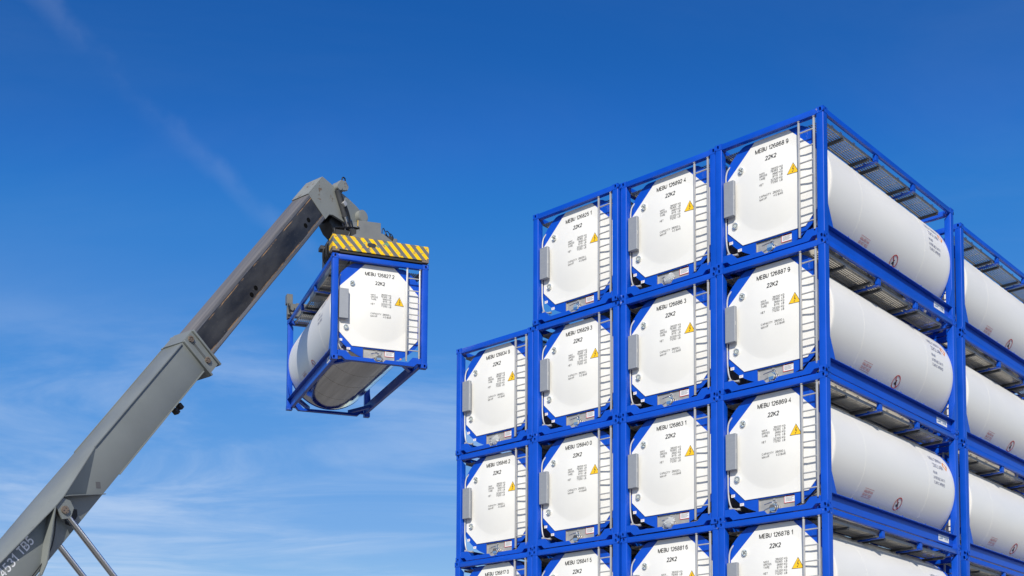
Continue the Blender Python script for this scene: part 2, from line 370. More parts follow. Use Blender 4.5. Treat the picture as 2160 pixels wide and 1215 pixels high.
def text(bm, s, x, z, h, f, width=None, cond=0.95, align='l', mi=0, slant=0.0, wt=.155):
    """block letters of cap height h standing on (x,z); width given or natural; f maps (x, z, lift) to a point"""
    gap = wt*1.0; adv = []; cur = 0.0
    for ch in s:
        w = GLYPH[ch][0]+wt*.9; adv.append((cur, w)); cur += w+gap*.75
    total = cur-gap*.75; k = (width/h/total) if width else cond
    w_all = total*k*h
    if align == 'r': x -= w_all
    if align == 'c': x -= w_all/2
    tk = wt*h/2
    for ch, (a, w) in zip(s, adv):
        gw = GLYPH[ch][0]*h*k; gx = x+(a*h*k)+tk
        for si, st in enumerate(GLYPH[ch][1]):
            P = [(gx+u*gw, z+tk+v*(h-2*tk)) for u, v in st]
            closed = abs(P[0][0]-P[-1][0])+abs(P[0][1]-P[-1][1]) < 1e-4 and len(P) > 3
            if closed: P = P[:-1]
            n = len(P); Lf, Rg = [], []
            for i in range(n):
                a0 = P[i-1] if (i > 0 or closed) else None; b0 = P[(i+1) % n] if (i < n-1 or closed) else None
                d1 = None if a0 is None else (P[i][0]-a0[0], P[i][1]-a0[1]); d2 = None if b0 is None else (b0[0]-P[i][0], b0[1]-P[i][1])
                def nrm(d):
                    m = math.hypot(*d) or 1; return (-d[1]/m, d[0]/m)
                if d1 is None: nx, nz = nrm(d2)
                elif d2 is None: nx, nz = nrm(d1)
                else:
                    n1, n2 = nrm(d1), nrm(d2); mx_, mz_ = n1[0]+n2[0], n1[1]+n2[1]; q = max(.30, (mx_*n1[0]+mz_*n1[1])); nx, nz = mx_/q, mz_/q
                c, e = (P[i][0]+nx*tk, P[i][1]+nz*tk), (P[i][0]-nx*tk, P[i][1]-nz*tk)
                Lf.append(bm.verts.new(f(c[0]+slant*(c[1]-z), c[1], .0004*si))); Rg.append(bm.verts.new(f(e[0]+slant*(e[1]-z), e[1], .0004*si)))
            for i in range(n if closed else n-1):
                j = (i+1) % n; g_ = bm.faces.new((Lf[i], Lf[j], Rg[j], Rg[i])); g_.material_index = mi
def flat_poly(bm, pts, f, mi=0):
    g = bm.faces.new([bm.verts.new(f(a, b)) for a, b in pts]); g.material_index = mi
def ring2(bm, cx, cz, r0, r1, f, n=40, mi=0):
    A = [bm.verts.new(f(cx+r0*math.cos(2*math.pi*i/n), cz+r0*math.sin(2*math.pi*i/n))) for i in range(n)]
    B = [bm.verts.new(f(cx+r1*math.cos(2*math.pi*i/n), cz+r1*math.sin(2*math.pi*i/n))) for i in range(n)]
    for i in range(n):
        g = bm.faces.new((A[i], A[(i+1) % n], B[(i+1) % n], B[i])); g.material_index = mi

# ================================================================== tank container
SH = Vector((-W/2, -L/2, 0))             # parts are drawn from the front corner, the Empty stands at the base's middle
OCT = [(.845, 2.452), (1.595, 2.452), (2.215, 1.845), (2.215, .70), (1.95, .408), (.545, .408), (.203, .745), (.203, 1.83)]
PY, DH, DR, DX, DZ = 0.155, 0.090, 0.86, 1.215, 1.40
def panel_y(x, z):
    r2 = ((x-DX)**2+(z-DZ)**2)/DR**2
    return PY - (DH*(1-r2)**1.15 if r2 < 1 else 0)
def on_panel(d=0.003): return lambda x, z, e=0: (x, panel_y(x, z)-d-e, z)
def on_side(side, d=0.004):
    """(t, s): t along the tank read left to right, s up round the jacket from the axis height"""
    def f(t, s, e=0):
        a = s/RT; r = RT+d+e
        if side > 0: return (CX+r*math.cos(a), t, CZ+r*math.sin(a))
        return (CX-r*math.cos(a), L-t, CZ+r*math.sin(a))
    return f
def oval(n, w, h):
    """stadium outline"""
    pts = []
    for i in range(n):
        a = 2*math.pi*i/n + math.pi/n
        x, y = math.cos(a)*w/2, math.sin(a)*w/2
        y += (h-w)/2 if y > 0 else -(h-w)/2
        pts.append((x, y))
    return pts
def holed_face(bm, o, ex, ey, en, w, h, hw, hh, hx, hy, depth=0.09, n=16):
    """a rectangular face w x h with a stadium hole that runs inward; en is the outward normal"""
    o, ex, ey, en = Vector(o), Vector(ex), Vector(ey), Vector(en)
    ov = oval(n, hw, hh)
    outer = []
    for (a, b) in ov:
        k = min((w-hx if a > 0 else hx)/abs(a) if abs(a) > 1e-6 else 1e9, (h-hy if b > 0 else hy)/abs(b) if abs(b) > 1e-6 else 1e9)
        outer.append((hx+a*k, hy+b*k))
    for c in ((0, 0), (w, 0), (w, h), (0, h)):          # snap to the corners
        i = min(range(n), key=lambda k: (outer[k][0]-c[0])**2+(outer[k][1]-c[1])**2); outer[i] = c
    O = [bm.verts.new(o+ex*a+ey*b) for a, b in outer]
    I = [bm.verts.new(o+ex*(hx+a)+ey*(hy+b)) for a, b in ov]
    D = [bm.verts.new(o+ex*(hx+a)+ey*(hy+b)-en*depth) for a, b in ov]
    for i in range(n):
        j = (i+1) % n
        bm.faces.new((O[i], O[j], I[j], I[i])); bm.faces.new((I[i], I[j], D[j], D[i]))
    bm.faces.new(D)
def casting(sx, sy, top):
    """corner casting; sx, sy: -1 at the low end of the axis, +1 at the high end"""
    bm = nb()
    cw, cl, ch = 0.162, 0.178, 0.118
    x0 = 0 if sx < 0 else W-cw; y0 = 0 if sy < 0 else L-cl; z0 = H-ch if top else 0.0
    x1, y1, z1 = x0+cw, y0+cl, z0+ch
    X = x0 if sx < 0 else x1; Y = y0 if sy < 0 else y1
    xi = x1 if sx < 0 else x0; yi = y1 if sy < 0 else y0
    hy = 0.052 if not top else 0.064
    holed_face(bm, (x0, Y, z0), (1, 0, 0), (0, 0, 1), (0, sy, 0), cw, ch, 0.05, 0.075, 0.07 if sx < 0 else cw-0.07, hy, n=20)
    holed_face(bm, (X, y0, z0), (0, 1, 0), (0, 0, 1), (sx, 0, 0), cl, ch, 0.045, 0.075, 0.085 if sy < 0 else cl-0.085, hy, depth=0.06, n=20)
    quad(bm, [(x0, yi, z0), (x1, yi, z0), (x1, yi, z1), (x0, yi, z1)])
    quad(bm, [(xi, y0, z0), (xi, y1, z0), (xi, y1, z1), (xi, y0, z1)])
    quad(bm, [(x0, y0, z1), (x1, y0, z1), (x1, y1, z1), (x0, y1, z1)])
    quad(bm, [(x0, y0, z0), (x1, y0, z0), (x1, y1, z0), (x0, y1, z0)])
    bmesh.ops.remove_doubles(bm, verts=bm.verts, dist=1e-5)
    bmesh.ops.recalc_face_normals(bm, faces=bm.faces)
    es = [e for e in bm.edges if len(e.link_faces) == 2 and e.calc_face_angle(0) > 1.2 and
          all(min(abs(v.co.x-x0), abs(v.co.x-x1)) < 1e-4 or min(abs(v.co.y-y0), abs(v.co.y-y1)) < 1e-4 for v in e.verts) and
          abs(e.verts[0].co.x-e.verts[1].co.x) < 1e-5 and abs(e.verts[0].co.y-e.verts[1].co.y) < 1e-5 and
          abs(e.verts[0].co.x-X) < 1e-4 and abs(e.verts[0].co.y-Y) < 1e-4]
    if es: bmesh.ops.bevel(bm, geom=es, offset=0.012, segments=2, affect='EDGES', profile=0.5)
    return bm
def post(sx, sy):
    t = bmesh.new()
    xo, xi = (0.005, 0.155) if sx < 0 else (W-0.005, W-0.155)
    yo, yi = (0.005, 0.168) if sy < 0 else (L-0.005, L-0.168)
    z0, z1 = 0.118, H-0.118
    A = [t.verts.new((x, y, z0)) for x, y in ((xo, yo), (xi, yo), (xi, yi), (xo, yi))]
    B = [t.verts.new((x, y, z)) for x, y, z in ((xo, yo, z1), (xi, yo, z1), (xi, yi, z1-0.115), (xo, yi, z1))]
    for i in range(4): t.faces.new((A[i], A[(i+1) % 4], B[(i+1) % 4], B[i]))
    t.faces.new(A); t.faces.new((B[0], B[1], B[3])); t.faces.new((B[1], B[2], B[3]))
    bmesh.ops.recalc_face_normals(t, faces=t.faces)
    es = [e for e in t.edges if abs(e.verts[0].co.x-e.verts[1].co.x) < 1e-5 and abs(e.verts[0].co.y-e.verts[1].co.y) < 1e-5]
    bmesh.ops.bevel(t, geom=es, offset=0.012, segments=3, affect='EDGES', profile=0.5)
    bm = nb(); merge(bm, t)
    # gusset down to the bottom rail
    xa = (0.008, 0.022) if sx < 0 else (W-0.022, W-0.008)
    pl = [(0.168, 0.70), (0.168, 0.3015), (0.36, 0.3015)]
    if sy > 0: pl = [(L-y, z) for y, z in pl]
    prism(bm, pl, xa[0], xa[1], 'x')
    return bm
TOPP = [(.162, .235), (.37, .235), (.50, .105), (1.06, .105), (1.12, .035), (1.30, .035), (1.37, .105), (1.94, .105), (2.06, .235), (W-.162, .235)]
BOTP = [(W-.162, .088), (2.17, .088), (2.09, .012), (.35, .012), (.27, .088), (.162, .088)]
def bottom_beam(end):
    bm = nb()
    fx = (lambda x: x) if end < 0 else (lambda x: W-x)
    fy = (lambda y: y) if end < 0 else (lambda y: L-y)
    tp = TOPP if end < 0 else [p for p in TOPP if not 1.0 < p[0] < 1.4]
    prism(bm, [(fx(x), z) for x, z in tp+BOTP], fy(0.010), fy(0.040), 'y', bev=0.003)
    lo = BOTP[::-1]                                     # turned-in lower flange
    for (xa, za), (xb, zb) in zip(lo[:-1], lo[1:]):
        A = [(fx(xa), fy(.040), za+.002), (fx(xb), fy(.040), zb+.002), (fx(xb), fy(.15), zb+.002), (fx(xa), fy(.15), za+.002)]
        B = [(x, y, z+.012) for x, y, z in A]
        t = bmesh.new(); a = [t.verts.new(p) for p in A]; b = [t.verts.new(p) for p in B]
        t.faces.new(a); t.faces.new(b[::-1])
        for i in range(4): t.faces.new((a[i], a[(i+1) % 4], b[(i+1) % 4], b[i]))
        bmesh.ops.recalc_face_normals(t, faces=t.faces); merge(bm, t)
    return bm
def top_beam(end):
    bm = nb(); y = (0.006, 0.125) if end < 0 else (L-0.125, L-0.006)
    box(bm, .163, W-.163, y[0], y[1], 2.463, 2.583, bev=0.008, seg=2)
    return bm
def top_rail(s):
    bm = nb(); x = (W-.078, W-.006) if s > 0 else (.006, .078)
    box(bm, x[0], x[1], .179, L-.179, 2.468, 2.576, bev=0.008, seg=2)
    return bm
def bottom_rail(s):
    bm = nb()
    def X(a, b): return (W-b, W-a) if s > 0 else (a, b)
    x = X(.100, .190); box(bm, x[0], x[1], .170, L-.170, .052, .284, bev=0.006)
    x = X(.006, .190); box(bm, x[0], x[1], .170, L-.170, .2865, .300)
    for y in (1.0, 2.1, 3.2, 4.3, 5.3):                 # little eyes for the cover straps
        yy = y if s > 0 else L-y
        xx = W-.02 if s > 0 else .02
        tube(bm, [(xx, yy-.02, .299), (xx, yy-.02, .325), (xx, yy+.02, .325), (xx, yy+.02, .299)], .006, 6)
    return bm
def brace(s, end):
    """diagonal in the base between bottom rail and end beam"""
    bm = nb()
    a = Vector((.16, .95, .09)); b = Vector((.62, .15, .055))
    def T(p):
        return Vector((p.x if s < 0 else W-p.x, p.y if end < 0 else L-p.y, p.z))
    a, b = T(a), T(b); d = (b-a); d.z = 0; d.normalize(); n = Vector((-d.y, d.x, 0))*.05
    t = bmesh.new(); vs = []
    for p in (a, b):
        for q in (-n, n): vs += [t.verts.new(p+q), t.verts.new(p+q+Vector((0, 0, .085)))]
    for q in ((0, 2, 3, 1), (4, 5, 7, 6), (0, 4, 6, 2), (1, 3, 7, 5), (0, 1, 5, 4), (2, 6, 7, 3)): t.faces.new([vs[i] for i in q])
    bmesh.ops.recalc_face_normals(t, faces=t.faces); merge(bm, t)
    return bm
def saddle_ring(end):
    """the blue end plate that carries the tank, notched over the outlet"""
    bm = nb(); n = 96; pts = []
    for i in range(n):
        a = -math.pi/2 + 2*math.pi*(i+.5)/n
        r_, c_ = (1.275, 1.355) if end < 0 else (1.20, 1.31)
        x, z = CX+r_*math.cos(a), c_+r_*math.sin(a)
        x = min(max(x, .158), W-.158); z = min(max(z, .108), 2.458)
        if z < .6 and .80 < x < 1.66 and end < 0: continue
        pts.append((x, z))
    cl = [(1.64, .385), (1.64, .108)] if end < 0 else [pts[-1]]
    for p in pts+([(.83, .108), (.83, .385)] if end < 0 else []):
        if (p[0]-cl[-1][0])**2+(p[1]-cl[-1][1])**2 > 1e-5: cl.append(p)
    if end > 0 and (cl[0][0]-cl[-1][0])**2+(cl[0][1]-cl[-1][1])**2 < 1e-5: cl.pop()
    y0, y1 = (.175, .195) if end < 0 else (L-.128, L-.108)
    if end > 0: cl = [(W-x, z) for x, z in cl]
    t = bmesh.new()
    A = [t.verts.new((x, y0, z)) for x, z in cl]; B = [t.verts.new((x, y1, z)) for x, z in cl]
    fa = t.faces.new(A); fb = t.faces.new(B[::-1])
    for i in range(len(cl)): t.faces.new((A[i], A[(i+1) % len(cl)], B[(i+1) % len(cl)], B[i]))
    bmesh.ops.triangulate(t, faces=[fa, fb]); bmesh.ops.recalc_face_normals(t, faces=t.faces)
    merge(bm, t)
    return bm
def end_panel():
    bm = nb(); n = 96
    angs = [2*math.pi*i/n for i in range(n)]
    def ray(a):
        best = None
        for (x0, z0), (x1, z1) in zip(OCT, OCT[1:]+OCT[:1]):
            dx, dz = math.cos(a), math.sin(a); ex, ez = x1-x0, z1-z0
            den = dx*ez-dz*ex
            if abs(den) < 1e-9: continue
            t_ = ((x0-DX)*ez-(z0-DZ)*ex)/den; s_ = ((x0-DX)*dz-(z0-DZ)*dx)/den
            if t_ > 0 and -1e-6 <= s_ <= 1+1e-6 and (best is None or t_ < best): best = t_
        return (DX+best*math.cos(a), DZ+best*math.sin(a))
    edge = [ray(a) for a in angs]
    for c in OCT:
        i = min(range(n), key=lambda k: (edge[k][0]-c[0])**2+(edge[k][1]-c[1])**2); edge[i] = c
    rings = []
    for fr in (0.12, 0.3, 0.45, 0.6, 0.72, 0.82, 0.89, 0.94, 0.975, 1.0):
        r = fr*DR
        rings.append([bm.verts.new((DX+r*math.cos(a), panel_y(DX+r*.9999*math.cos(a), DZ+r*.9999*math.sin(a)), DZ+r*math.sin(a))) for a in angs])
    rings.append([bm.verts.new((x, PY, z)) for x, z in edge])
    def inset(p, d):
        k = 1-d/math.hypot(p[0]-DX, p[1]-DZ); return (DX+(p[0]-DX)*k, DZ+(p[1]-DZ)*k)
    rings.append([bm.verts.new((x, .174, z)) for x, z in edge])
    bm.faces.new(rings[0])
    for A, B in zip(rings[:-1], rings[1:]):
        for i in range(n): bm.faces.new((A[i], A[(i+1) % n], B[(i+1) % n], B[i]))
    bmesh.ops.recalc_face_normals(bm, faces=bm.faces)
    for k in range(14):                                  # rivets along the upper rim
        x = .90+k*.052
        cyl(bm, (x, PY+.03, 2.446), (x, PY+.03, 2.450), .007, n=6)
    return bm
A_BELLY = R_(45)                                        # half angle of the bare metal strip underneath
PROF = [(.322, RT-.05), (.328, RT-.008), (.345, RT)] + [(.40+(L-.74)*k/6, RT) for k in range(0, 7)] + [(L-.21, RT-.001), (L-.172, RT-.008), (L-.157, RT-.022), (L-.150, RT-.045), (L-.148, RT-.15)]
def jacket_part(a0, a1, n, grow=0.0, caps=True):
    bm = nb(); rows = []
    for i in range(n+1):
        a = a0+(a1-a0)*i/n
        rows.append([bm.verts.new((CX+(r+grow)*math.sin(a), y, CZ-(r+grow)*math.cos(a))) for y, r in PROF])
    for A, B in zip(rows[:-1], rows[1:]):
        for k in range(len(PROF)-1): bm.faces.new((A[k], A[k+1], B[k+1], B[k]))
    if caps:
        for e in (0, -1):
            c = bm.verts.new((CX, PROF[e][0], CZ))
            for A, B in zip(rows[:-1], rows[1:]): bm.faces.new((A[e], B[e], c))
    bmesh.ops.recalc_face_normals(bm, faces=bm.faces)
    return bm
def seam(y, a0, a1, w=.004, h=.0014, n=64):
    bm = nb(); rows = []
    for i in range(n+1):
        a = a0+(a1-a0)*i/n
        rows.append([bm.verts.new((CX+(RT+g)*math.sin(a), y+d, CZ-(RT+g)*math.cos(a))) for d, g in ((-w, -.001), (-w, h), (w, h), (w, -.001))])
    for A, B in zip(rows[:-1], rows[1:]):
        for k in range(3): bm.faces.new((A[k], A[k+1], B[k+1], B[k]))
    bmesh.ops.recalc_face_normals(bm, faces=bm.faces)
    return bm
def ladder():
    bm = nb(); y = .028
    for x in (1.895, 2.222):
        box(bm, x-.020, x+.020, y-.02, y+.02, .215 if x > 2 else .165, 2.425, bev=.007, seg=2)
        box(bm, x-.007, x+.007, y-.014, y+.012, 2.425, 2.462); 
        box(bm, x-.014, x+.014, y-.018, y+.02, .135 if x < 2 else .185, .165 if x < 2 else .215)
        cyl(bm, (x-.02, y-.012, 2.448), (x+.02, y-.012, 2.448), .012, n=8)
    for z in (2.21, 1.905, 1.605, 1.31, 1.01, .71, .41):
        box(bm, 1.918, 2.199, y-.016, y+.014, z-.012, z+.012, bev=.004)
    return bm
def walkway(s):
    bm = nb()
    def X(a, b): return (a, b) if s > 0 else (W-b, W-a)
    n = 8; x0, x1 = 1.89, 2.30
    for k in range(n):                                   # thin ribs of the grating, see-through between
        a = x0+(x1-x0)*k/n
        xx = X(a+.008, a+.039); box(bm, xx[0], xx[1], .20, 5.52, 2.398, 2.402)
        xx = X(a+.008, a+.012); box(bm, xx[0], xx[1], .20, 5.52, 2.4025, 2.412)
    xx = X(2.302, 2.314); box(bm, xx[0], xx[1], .20, 5.52, 2.372, 2.428)
    xx = X(1.872, 1.884); box(bm, xx[0], xx[1], .20, 5.52, 2.375, 2.420)
    for k in range(13):                                  # cross strands of the grating
        y = .40+k*.40; xx = X(1.885, 2.301); box(bm, xx[0], xx[1], y-.004, y+.004, 2.403, 2.413)
    for y in (.60, .95, 1.5, 2.8, 3.5, 4.7, 5.2):        # clips and small hoops on the outer edge
        xx = X(2.306, 2.318); yy = y if s > 0 else L-y
        tube(bm, [((xx[0]+xx[1])/2, yy-.03, 2.42), ((xx[0]+xx[1])/2, yy-.03, 2.452), ((xx[0]+xx[1])/2, yy+.03, 2.452), ((xx[0]+xx[1])/2, yy+.03, 2.42)], .007, 6)
    # hand pipe along the tank's shoulder
    xx = X(1.80, 1.82); tube(bm, [((xx[0]+xx[1])/2, .35, 2.352), ((xx[0]+xx[1])/2, 5.4, 2.352)], .016, 8)
    return bm
def support_bar(s, y):
    bm = nb(); xx = (1.80, 2.316) if s > 0 else (W-2.316, W-1.80)
    box(bm, xx[0], xx[1], y-.030, y+.030, 2.318, 2.371, bev=.004)
    return bm
def rail_bracket(s, y):
    bm = nb()
    def X(a, b): return (a, b) if s > 0 else (W-b, W-a)
    x = X(2.13, 2.418); box(bm, x[0], x[1], y-.045, y+.045, 2.318, 2.337, bev=.003)
    x = X(2.345, 2.418); box(bm, x[0], x[1], y-.06, y+.06, 2.339, 2.466, bev=.004)
    x = X(2.13, 2.15); box(bm, x[0], x[1], y-.05, y+.05, 2.339, 2.372, bev=.003)
    x = X(1.86, 2.128); box(bm, x[0], x[1], y-.03, y+.03, 2.305, 2.335)
    return bm
def valve():
    bm = nb(); x, z = 1.215, .165
    cyl(bm, (x, .214, z), (x, .08, z-.01), .055, n=20)
    cyl(bm, (x, .125, z-.006), (x, .105, z-.008), .085, n=20)
    cyl(bm, (x, .185, z), (x, .165, z), .085, n=20)
    cyl(bm, (x, .08, z-.01), (x, .055, z-.014), .066, n=16)
    for k in range(8):
        a = 2*math.pi*k/8; cyl(bm, (x+.072*math.cos(a), .095, z+.072*math.sin(a)), (x+.072*math.cos(a), .195, z+.072*math.sin(a)), .010, n=6)
    cyl(bm, (x, .19, z+.05), (x, .18, z+.13), .022, n=10)
    tube(bm, [(x, .17, z+.12), (x-.07, .12, z+.11), (x-.20, .10, z+.075)], .010, 8, smooth=1)
    tube(bm, [(x+.03, .12, z+.05), (x+.075, .09, z+.09), (x+.05, .10, z+.13)], .008, 6, smooth=1)
    tube(bm, [(x-.05, .09, z-.04), (x+.0, .06, z-.085), (x+.06, .08, z-.03)], .007, 6, smooth=1)
    box(bm, x-.06, x+.05, .055, .068, z-.075, z+.03, bev=.004)
    return bm
def recess():
    bm = nb(); x0, x1 = .835, 1.635
    box(bm, x0, x1, .215, .222, .05, .388)
    box(bm, x0, x0+.006, .190, .2145, .05, .385); box(bm, x1-.006, x1, .190, .2145, .05, .385)
    box(bm, x0, x1, .16, .214, .040, .0495)
    box(bm, 1.15, 1.20, .198, .2145, .330, .362)
    return bm

def build_container():
    root = thing('tank_container', 'x', 'tank container')
    for sx in (-1, 1):
        for sy in (-1, 1):
            obj('corner_post', post(sx, sy), 'blue', root, shift=SH, smooth=50)
            for top in (0, 1): obj('corner_casting', casting(sx, sy, top), 'bluecast', root, shift=SH, smooth=40)
    for e in (-1, 1):
        obj('end_beam', top_beam(e), 'blue', root, shift=SH)
        obj('bottom_end_beam', bottom_beam(e), 'blue', root, shift=SH)
        obj('saddle_ring', saddle_ring(e), 'blue', root, shift=SH)
        obj('top_rail', top_rail(e), 'blue', root, shift=SH)
        obj('bottom_rail', bottom_rail(e), 'blue', root, shift=SH)
        obj('walkway', walkway(e), 'grate', root, shift=SH)
        for y in (1.02, 2.12, 2.58, 3.86, 4.32, 5.46): obj('support_bar', support_bar(e, y), 'darkgrey', root, shift=SH)
        for y in (2.30, 4.05): obj('walkway_bracket', rail_bracket(e, y), 'blue', root, shift=SH)
        for s in (-1, 1): obj('base_brace', brace(s, e), 'blue', root, shift=SH)
    pan = obj('end_panel', end_panel(), 'white', root, shift=SH, smooth=30)
    tank = obj('tank', jacket_part(A_BELLY, 2*math.pi-A_BELLY, 80), 'jacket', root, shift=SH)
    obj('belly_cladding', jacket_part(-A_BELLY, A_BELLY, 24, grow=-.003), 'steel', tank, shift=SH)
    for y in (1.62, 4.55):
        obj('seam_band', seam(y, A_BELLY+.02, 2*math.pi-A_BELLY-.02), 'jacket', tank, shift=SH)
    bm = nb()
    for y in (1.9, 3.1, 4.6): merge(bm, seam(y, -A_BELLY+.01, A_BELLY-.01, w=.0035, h=.0009, n=24))
    obj('seam_band', bm, 'steel', tank, shift=SH)
    # rear rim of the jacket
    bm = nb(); yb = L-.156
    n = 72; A = []; 
    for rr, yy in ((RT-.040, yb-.006), (RT-.022, yb+.000), (RT-.022, yb+.016), (RT-.10, yb+.016)):
        A.append([bm.verts.new((CX+rr*math.cos(2*math.pi*i/n), yy, CZ+rr*math.sin(2*math.pi*i/n))) for i in range(n)])
    for P, Q in zip(A[:-1], A[1:]):
        for i in range(n): bm.faces.new((P[i], P[(i+1) % n], Q[(i+1) % n], Q[i]))
    bmesh.ops.recalc_face_normals(bm, faces=bm.faces)
    obj('rim', bm, 'white', tank, shift=SH)
    obj('ladder', ladder(), 'alu', root, shift=SH)
    bm = nb(); box(bm, .190, .420, .022, .105, 1.03, 1.76, bev=.006)
    db = obj('document_box', bm, 'grey_box', root, shift=SH)
    bm = nb(); box(bm, .412, .424, .035, .050, 1.36, 1.44)
    obj('latch', bm, 'alu', db, shift=SH)
    bm = nb(); tube(bm, [(.34, .24, 2.22), (.24, .19, 2.14), (.176, .135, 2.0), (.174, .13, 1.70), (.174, .13, 1.0), (.174, .13, .62), (.205, .12, .40), (.275, .10, .262)], .017, 10, smooth=2)
    tube(bm, [(.275, .10, .262), (.34, .10, .248), (.44, .14, .225)], .016, 8, smooth=1)
    for p in ((.275, .07, .262), (.42, .12, .235)): cyl(bm, (p[0]-.03, p[1], p[2]), (p[0]+.03, p[1]+.01, p[2]-.004), .028, n=10)
    obj('vent_pipe', bm, 'alu', root, shift=SH)
    for k, (x, z) in enumerate(((.530, 1.945), (.385, .845))):
        bm = nb(); cyl(bm, (x, PY+.01, z), (x, PY-.03, z), .062, n=28)
        cyl(bm, (x, PY-.03, z), (x, PY-.042, z), .066, n=28, cap=False)
        g = obj('gauge', bm, 'chrome', root, shift=SH)
        bm = nb(); fl = lambda a, b: (a, PY-.0335, b)
        flat_poly(bm, [(x+.052*math.cos(2*math.pi*i/28), z+.052*math.sin(2*math.pi*i/28)) for i in range(28)], fl)
        obj('dial', bm, 'dial', g, shift=SH)
        bm = nb(); f2 = lambda a, b: (a, PY-.0355, b)
        if k == 0:
            for j in range(4):
                a = math.pi/4+j*math.pi/2
                flat_poly(bm, [(x+r*math.cos(a+d), z+r*math.sin(a+d)) for r, d in ((.012, -.9), (.046, -.33), (.046, .33), (.012, .9))], f2)
        else:
            ring2(bm, x, z, .034, .046, f2, n=24)
            flat_poly(bm, [(x-.008, z-.02), (x+.005, z-.022), (x+.012, z+.03), (x+.006, z+.032)], f2)
        obj('pointer', bm, 'greyprint', g, shift=SH)
    # small printed matter on the end
    bm = nb(); f0 = lambda a, b: (a, .1725, b)
    for x, z, w, h in ((.262, .535, .088, .058), (.465, .335, .092, .056)):
        flat_poly(bm, [(x-w/2, z-h/2), (x+w/2, z-h/2), (x+w/2, z+h/2), (x-w/2, z+h/2)], f0)
        obj('label_plate', bm, 'sticker', root, shift=SH)
        bm = nb(); f1 = lambda a, b: (a, .1705, b)
        for q in range(3): flat_poly(bm, [(x-.03, z+.012-q*.012), (x+.03-.012*q, z+.012-q*.012), (x+.03-.012*q, z+.015-q*.012), (x-.03, z+.015-q*.012)], f1)
        obj('lettering', bm, 'redfade', root, shift=SH); bm = nb()
    bm.free()
    obj('valve_recess', recess(), 'tray', root, shift=SH)
    obj('outlet_valve', valve(), 'chrome', root, shift=SH)
    # warning notice hung in the outlet recess
    bm = nb(); fr = lambda a, b: (a, .207, b)
    flat_poly(bm, [(1.39, .235), (1.625, .235), (1.625, .378), (1.39, .378)], fr)
    nt_ = obj('notice', bm, 'sticker', root, shift=SH)
    bm = nb(); fr2 = lambda a, b: (a, .2045, b)
    for q in ([(1.39, .235), (1.625, .235), (1.625, .246), (1.39, .246)], [(1.43, .362), (1.625, .362), (1.625, .378), (1.43, .378)], [(1.39, .246), (1.400, .246), (1.400, .378), (1.39, .378)]): flat_poly(bm, q, fr2)
    for q in range(4): flat_poly(bm, [(1.42, .338-q*.022), (1.60-.03*(q % 2), .338-q*.022), (1.60-.03*(q % 2), .344-q*.022), (1.42, .344-q*.022)], fr2, mi=1)
    obj('notice_print', bm, ['red', 'greyprint'], nt_, shift=SH)
    # electric hazard triangle
    bm = nb(); T = [(1.595, 1.505), (1.845, 1.505), (1.720, 1.732)]; c = (1.72, 1.581)
    def tri(k): return [(c[0]+(x-c[0])*k, c[1]+(z-c[1])*k) for x, z in T]
    flat_poly(bm, tri(1.0), on_panel(.003)); ws = obj('warning_sign', bm, 'black', root, shift=SH)
    bm = nb(); flat_poly(bm, tri(.88), on_panel(.0055)); obj('sign_face', bm, 'yellow', ws, shift=SH)
    bm = nb(); f3 = on_panel(.008)
    flat_poly(bm, [(1.724, 1.664), (1.738, 1.664), (1.721, 1.596), (1.707, 1.590)], f3)
    flat_poly(bm, [(1.707, 1.590), (1.721, 1.596), (1.741, 1.606), (1.737, 1.594)], f3)
    flat_poly(bm, [(1.741, 1.606), (1.747, 1.602), (1.722, 1.545), (1.716, 1.549)], f3)
    flat_poly(bm, [(1.700, 1.552), (1.712, 1.528), (1.734, 1.560), (1.716, 1.549)], f3)
    obj('flash_symbol', bm, 'black', ws, shift=SH)
    # weights and capacity table
    bm = nb(); f = on_panel(.003)
    text(bm, '22K2', 1.225, 1.962, .098, f, width=.245, align='c', wt=.17)
    obj('type_code', bm, 'black', root, shift=SH)
    for blk in ((('MAX.', 1.682), ('GROSS', 1.627), ('TARE', 1.568)), (('NET', 1.452),), (('CAPACITY', 1.213), ('MAWP', 1.152))):
        bm = nb()
        for s, z in blk: text(bm, s, .985, z, .044, f)
        obj('data_lettering', bm, 'greyprint', root, shift=SH)
    for blk in ((('36000 KG', 1.708), ('79365  LB', 1.655), ('3680 KG', 1.597), ('8115  LB', 1.540), ('32320 KG', 1.478), ('71250  LB', 1.422)), (('26000 L', 1.215), ('4.0 BAR', 1.155))):
        bm = nb()
        for s, z in blk: text(bm, s, 1.505, z, .044, f, align='r')
        obj('data_lettering', bm, 'greyprint', root, shift=SH)
    # printed matter on the jacket, the same on both flanks
    for sd in (1, -1):
        f = on_side(sd); o_ = 0.0 if sd > 0 else -.52
        bm = nb(); text(bm, '22K2 LABN', 4.88+o_, .375, .105, f, width=.54, wt=.12); obj('type_code', bm, 'blueprint', tank, shift=SH)
        bm = nb(); text(bm, 'RID/ADR', 4.80+o_, .205, .062, f, width=.20, wt=.12); obj('approval_text', bm, 'blueprint', tank, shift=SH)
        bm = nb(); text(bm, 'UN PORTABLE TANK T11', 4.78+o_, .085, .066, f, width=.57, wt=.12); obj('approval_text', bm, 'blueprint', tank, shift=SH)
        bm = nb(); text(bm, 'TC IMPACT APPROVED', 4.78+o_, -.025, .066, f, width=.55, wt=.12); obj('approval_text', bm, 'blueprint', tank, shift=SH)
        bm = nb(); dx = 5.58+o_; flat_poly(bm, [(dx, .64), (dx+.125, .515), (dx, .39), (dx-.125, .515)], f); obj('hazard_diamond', bm, 'orange', tank, shift=SH)
        o_ = 0.0 if sd > 0 else -.4
        bm = nb(); s0 = -.725
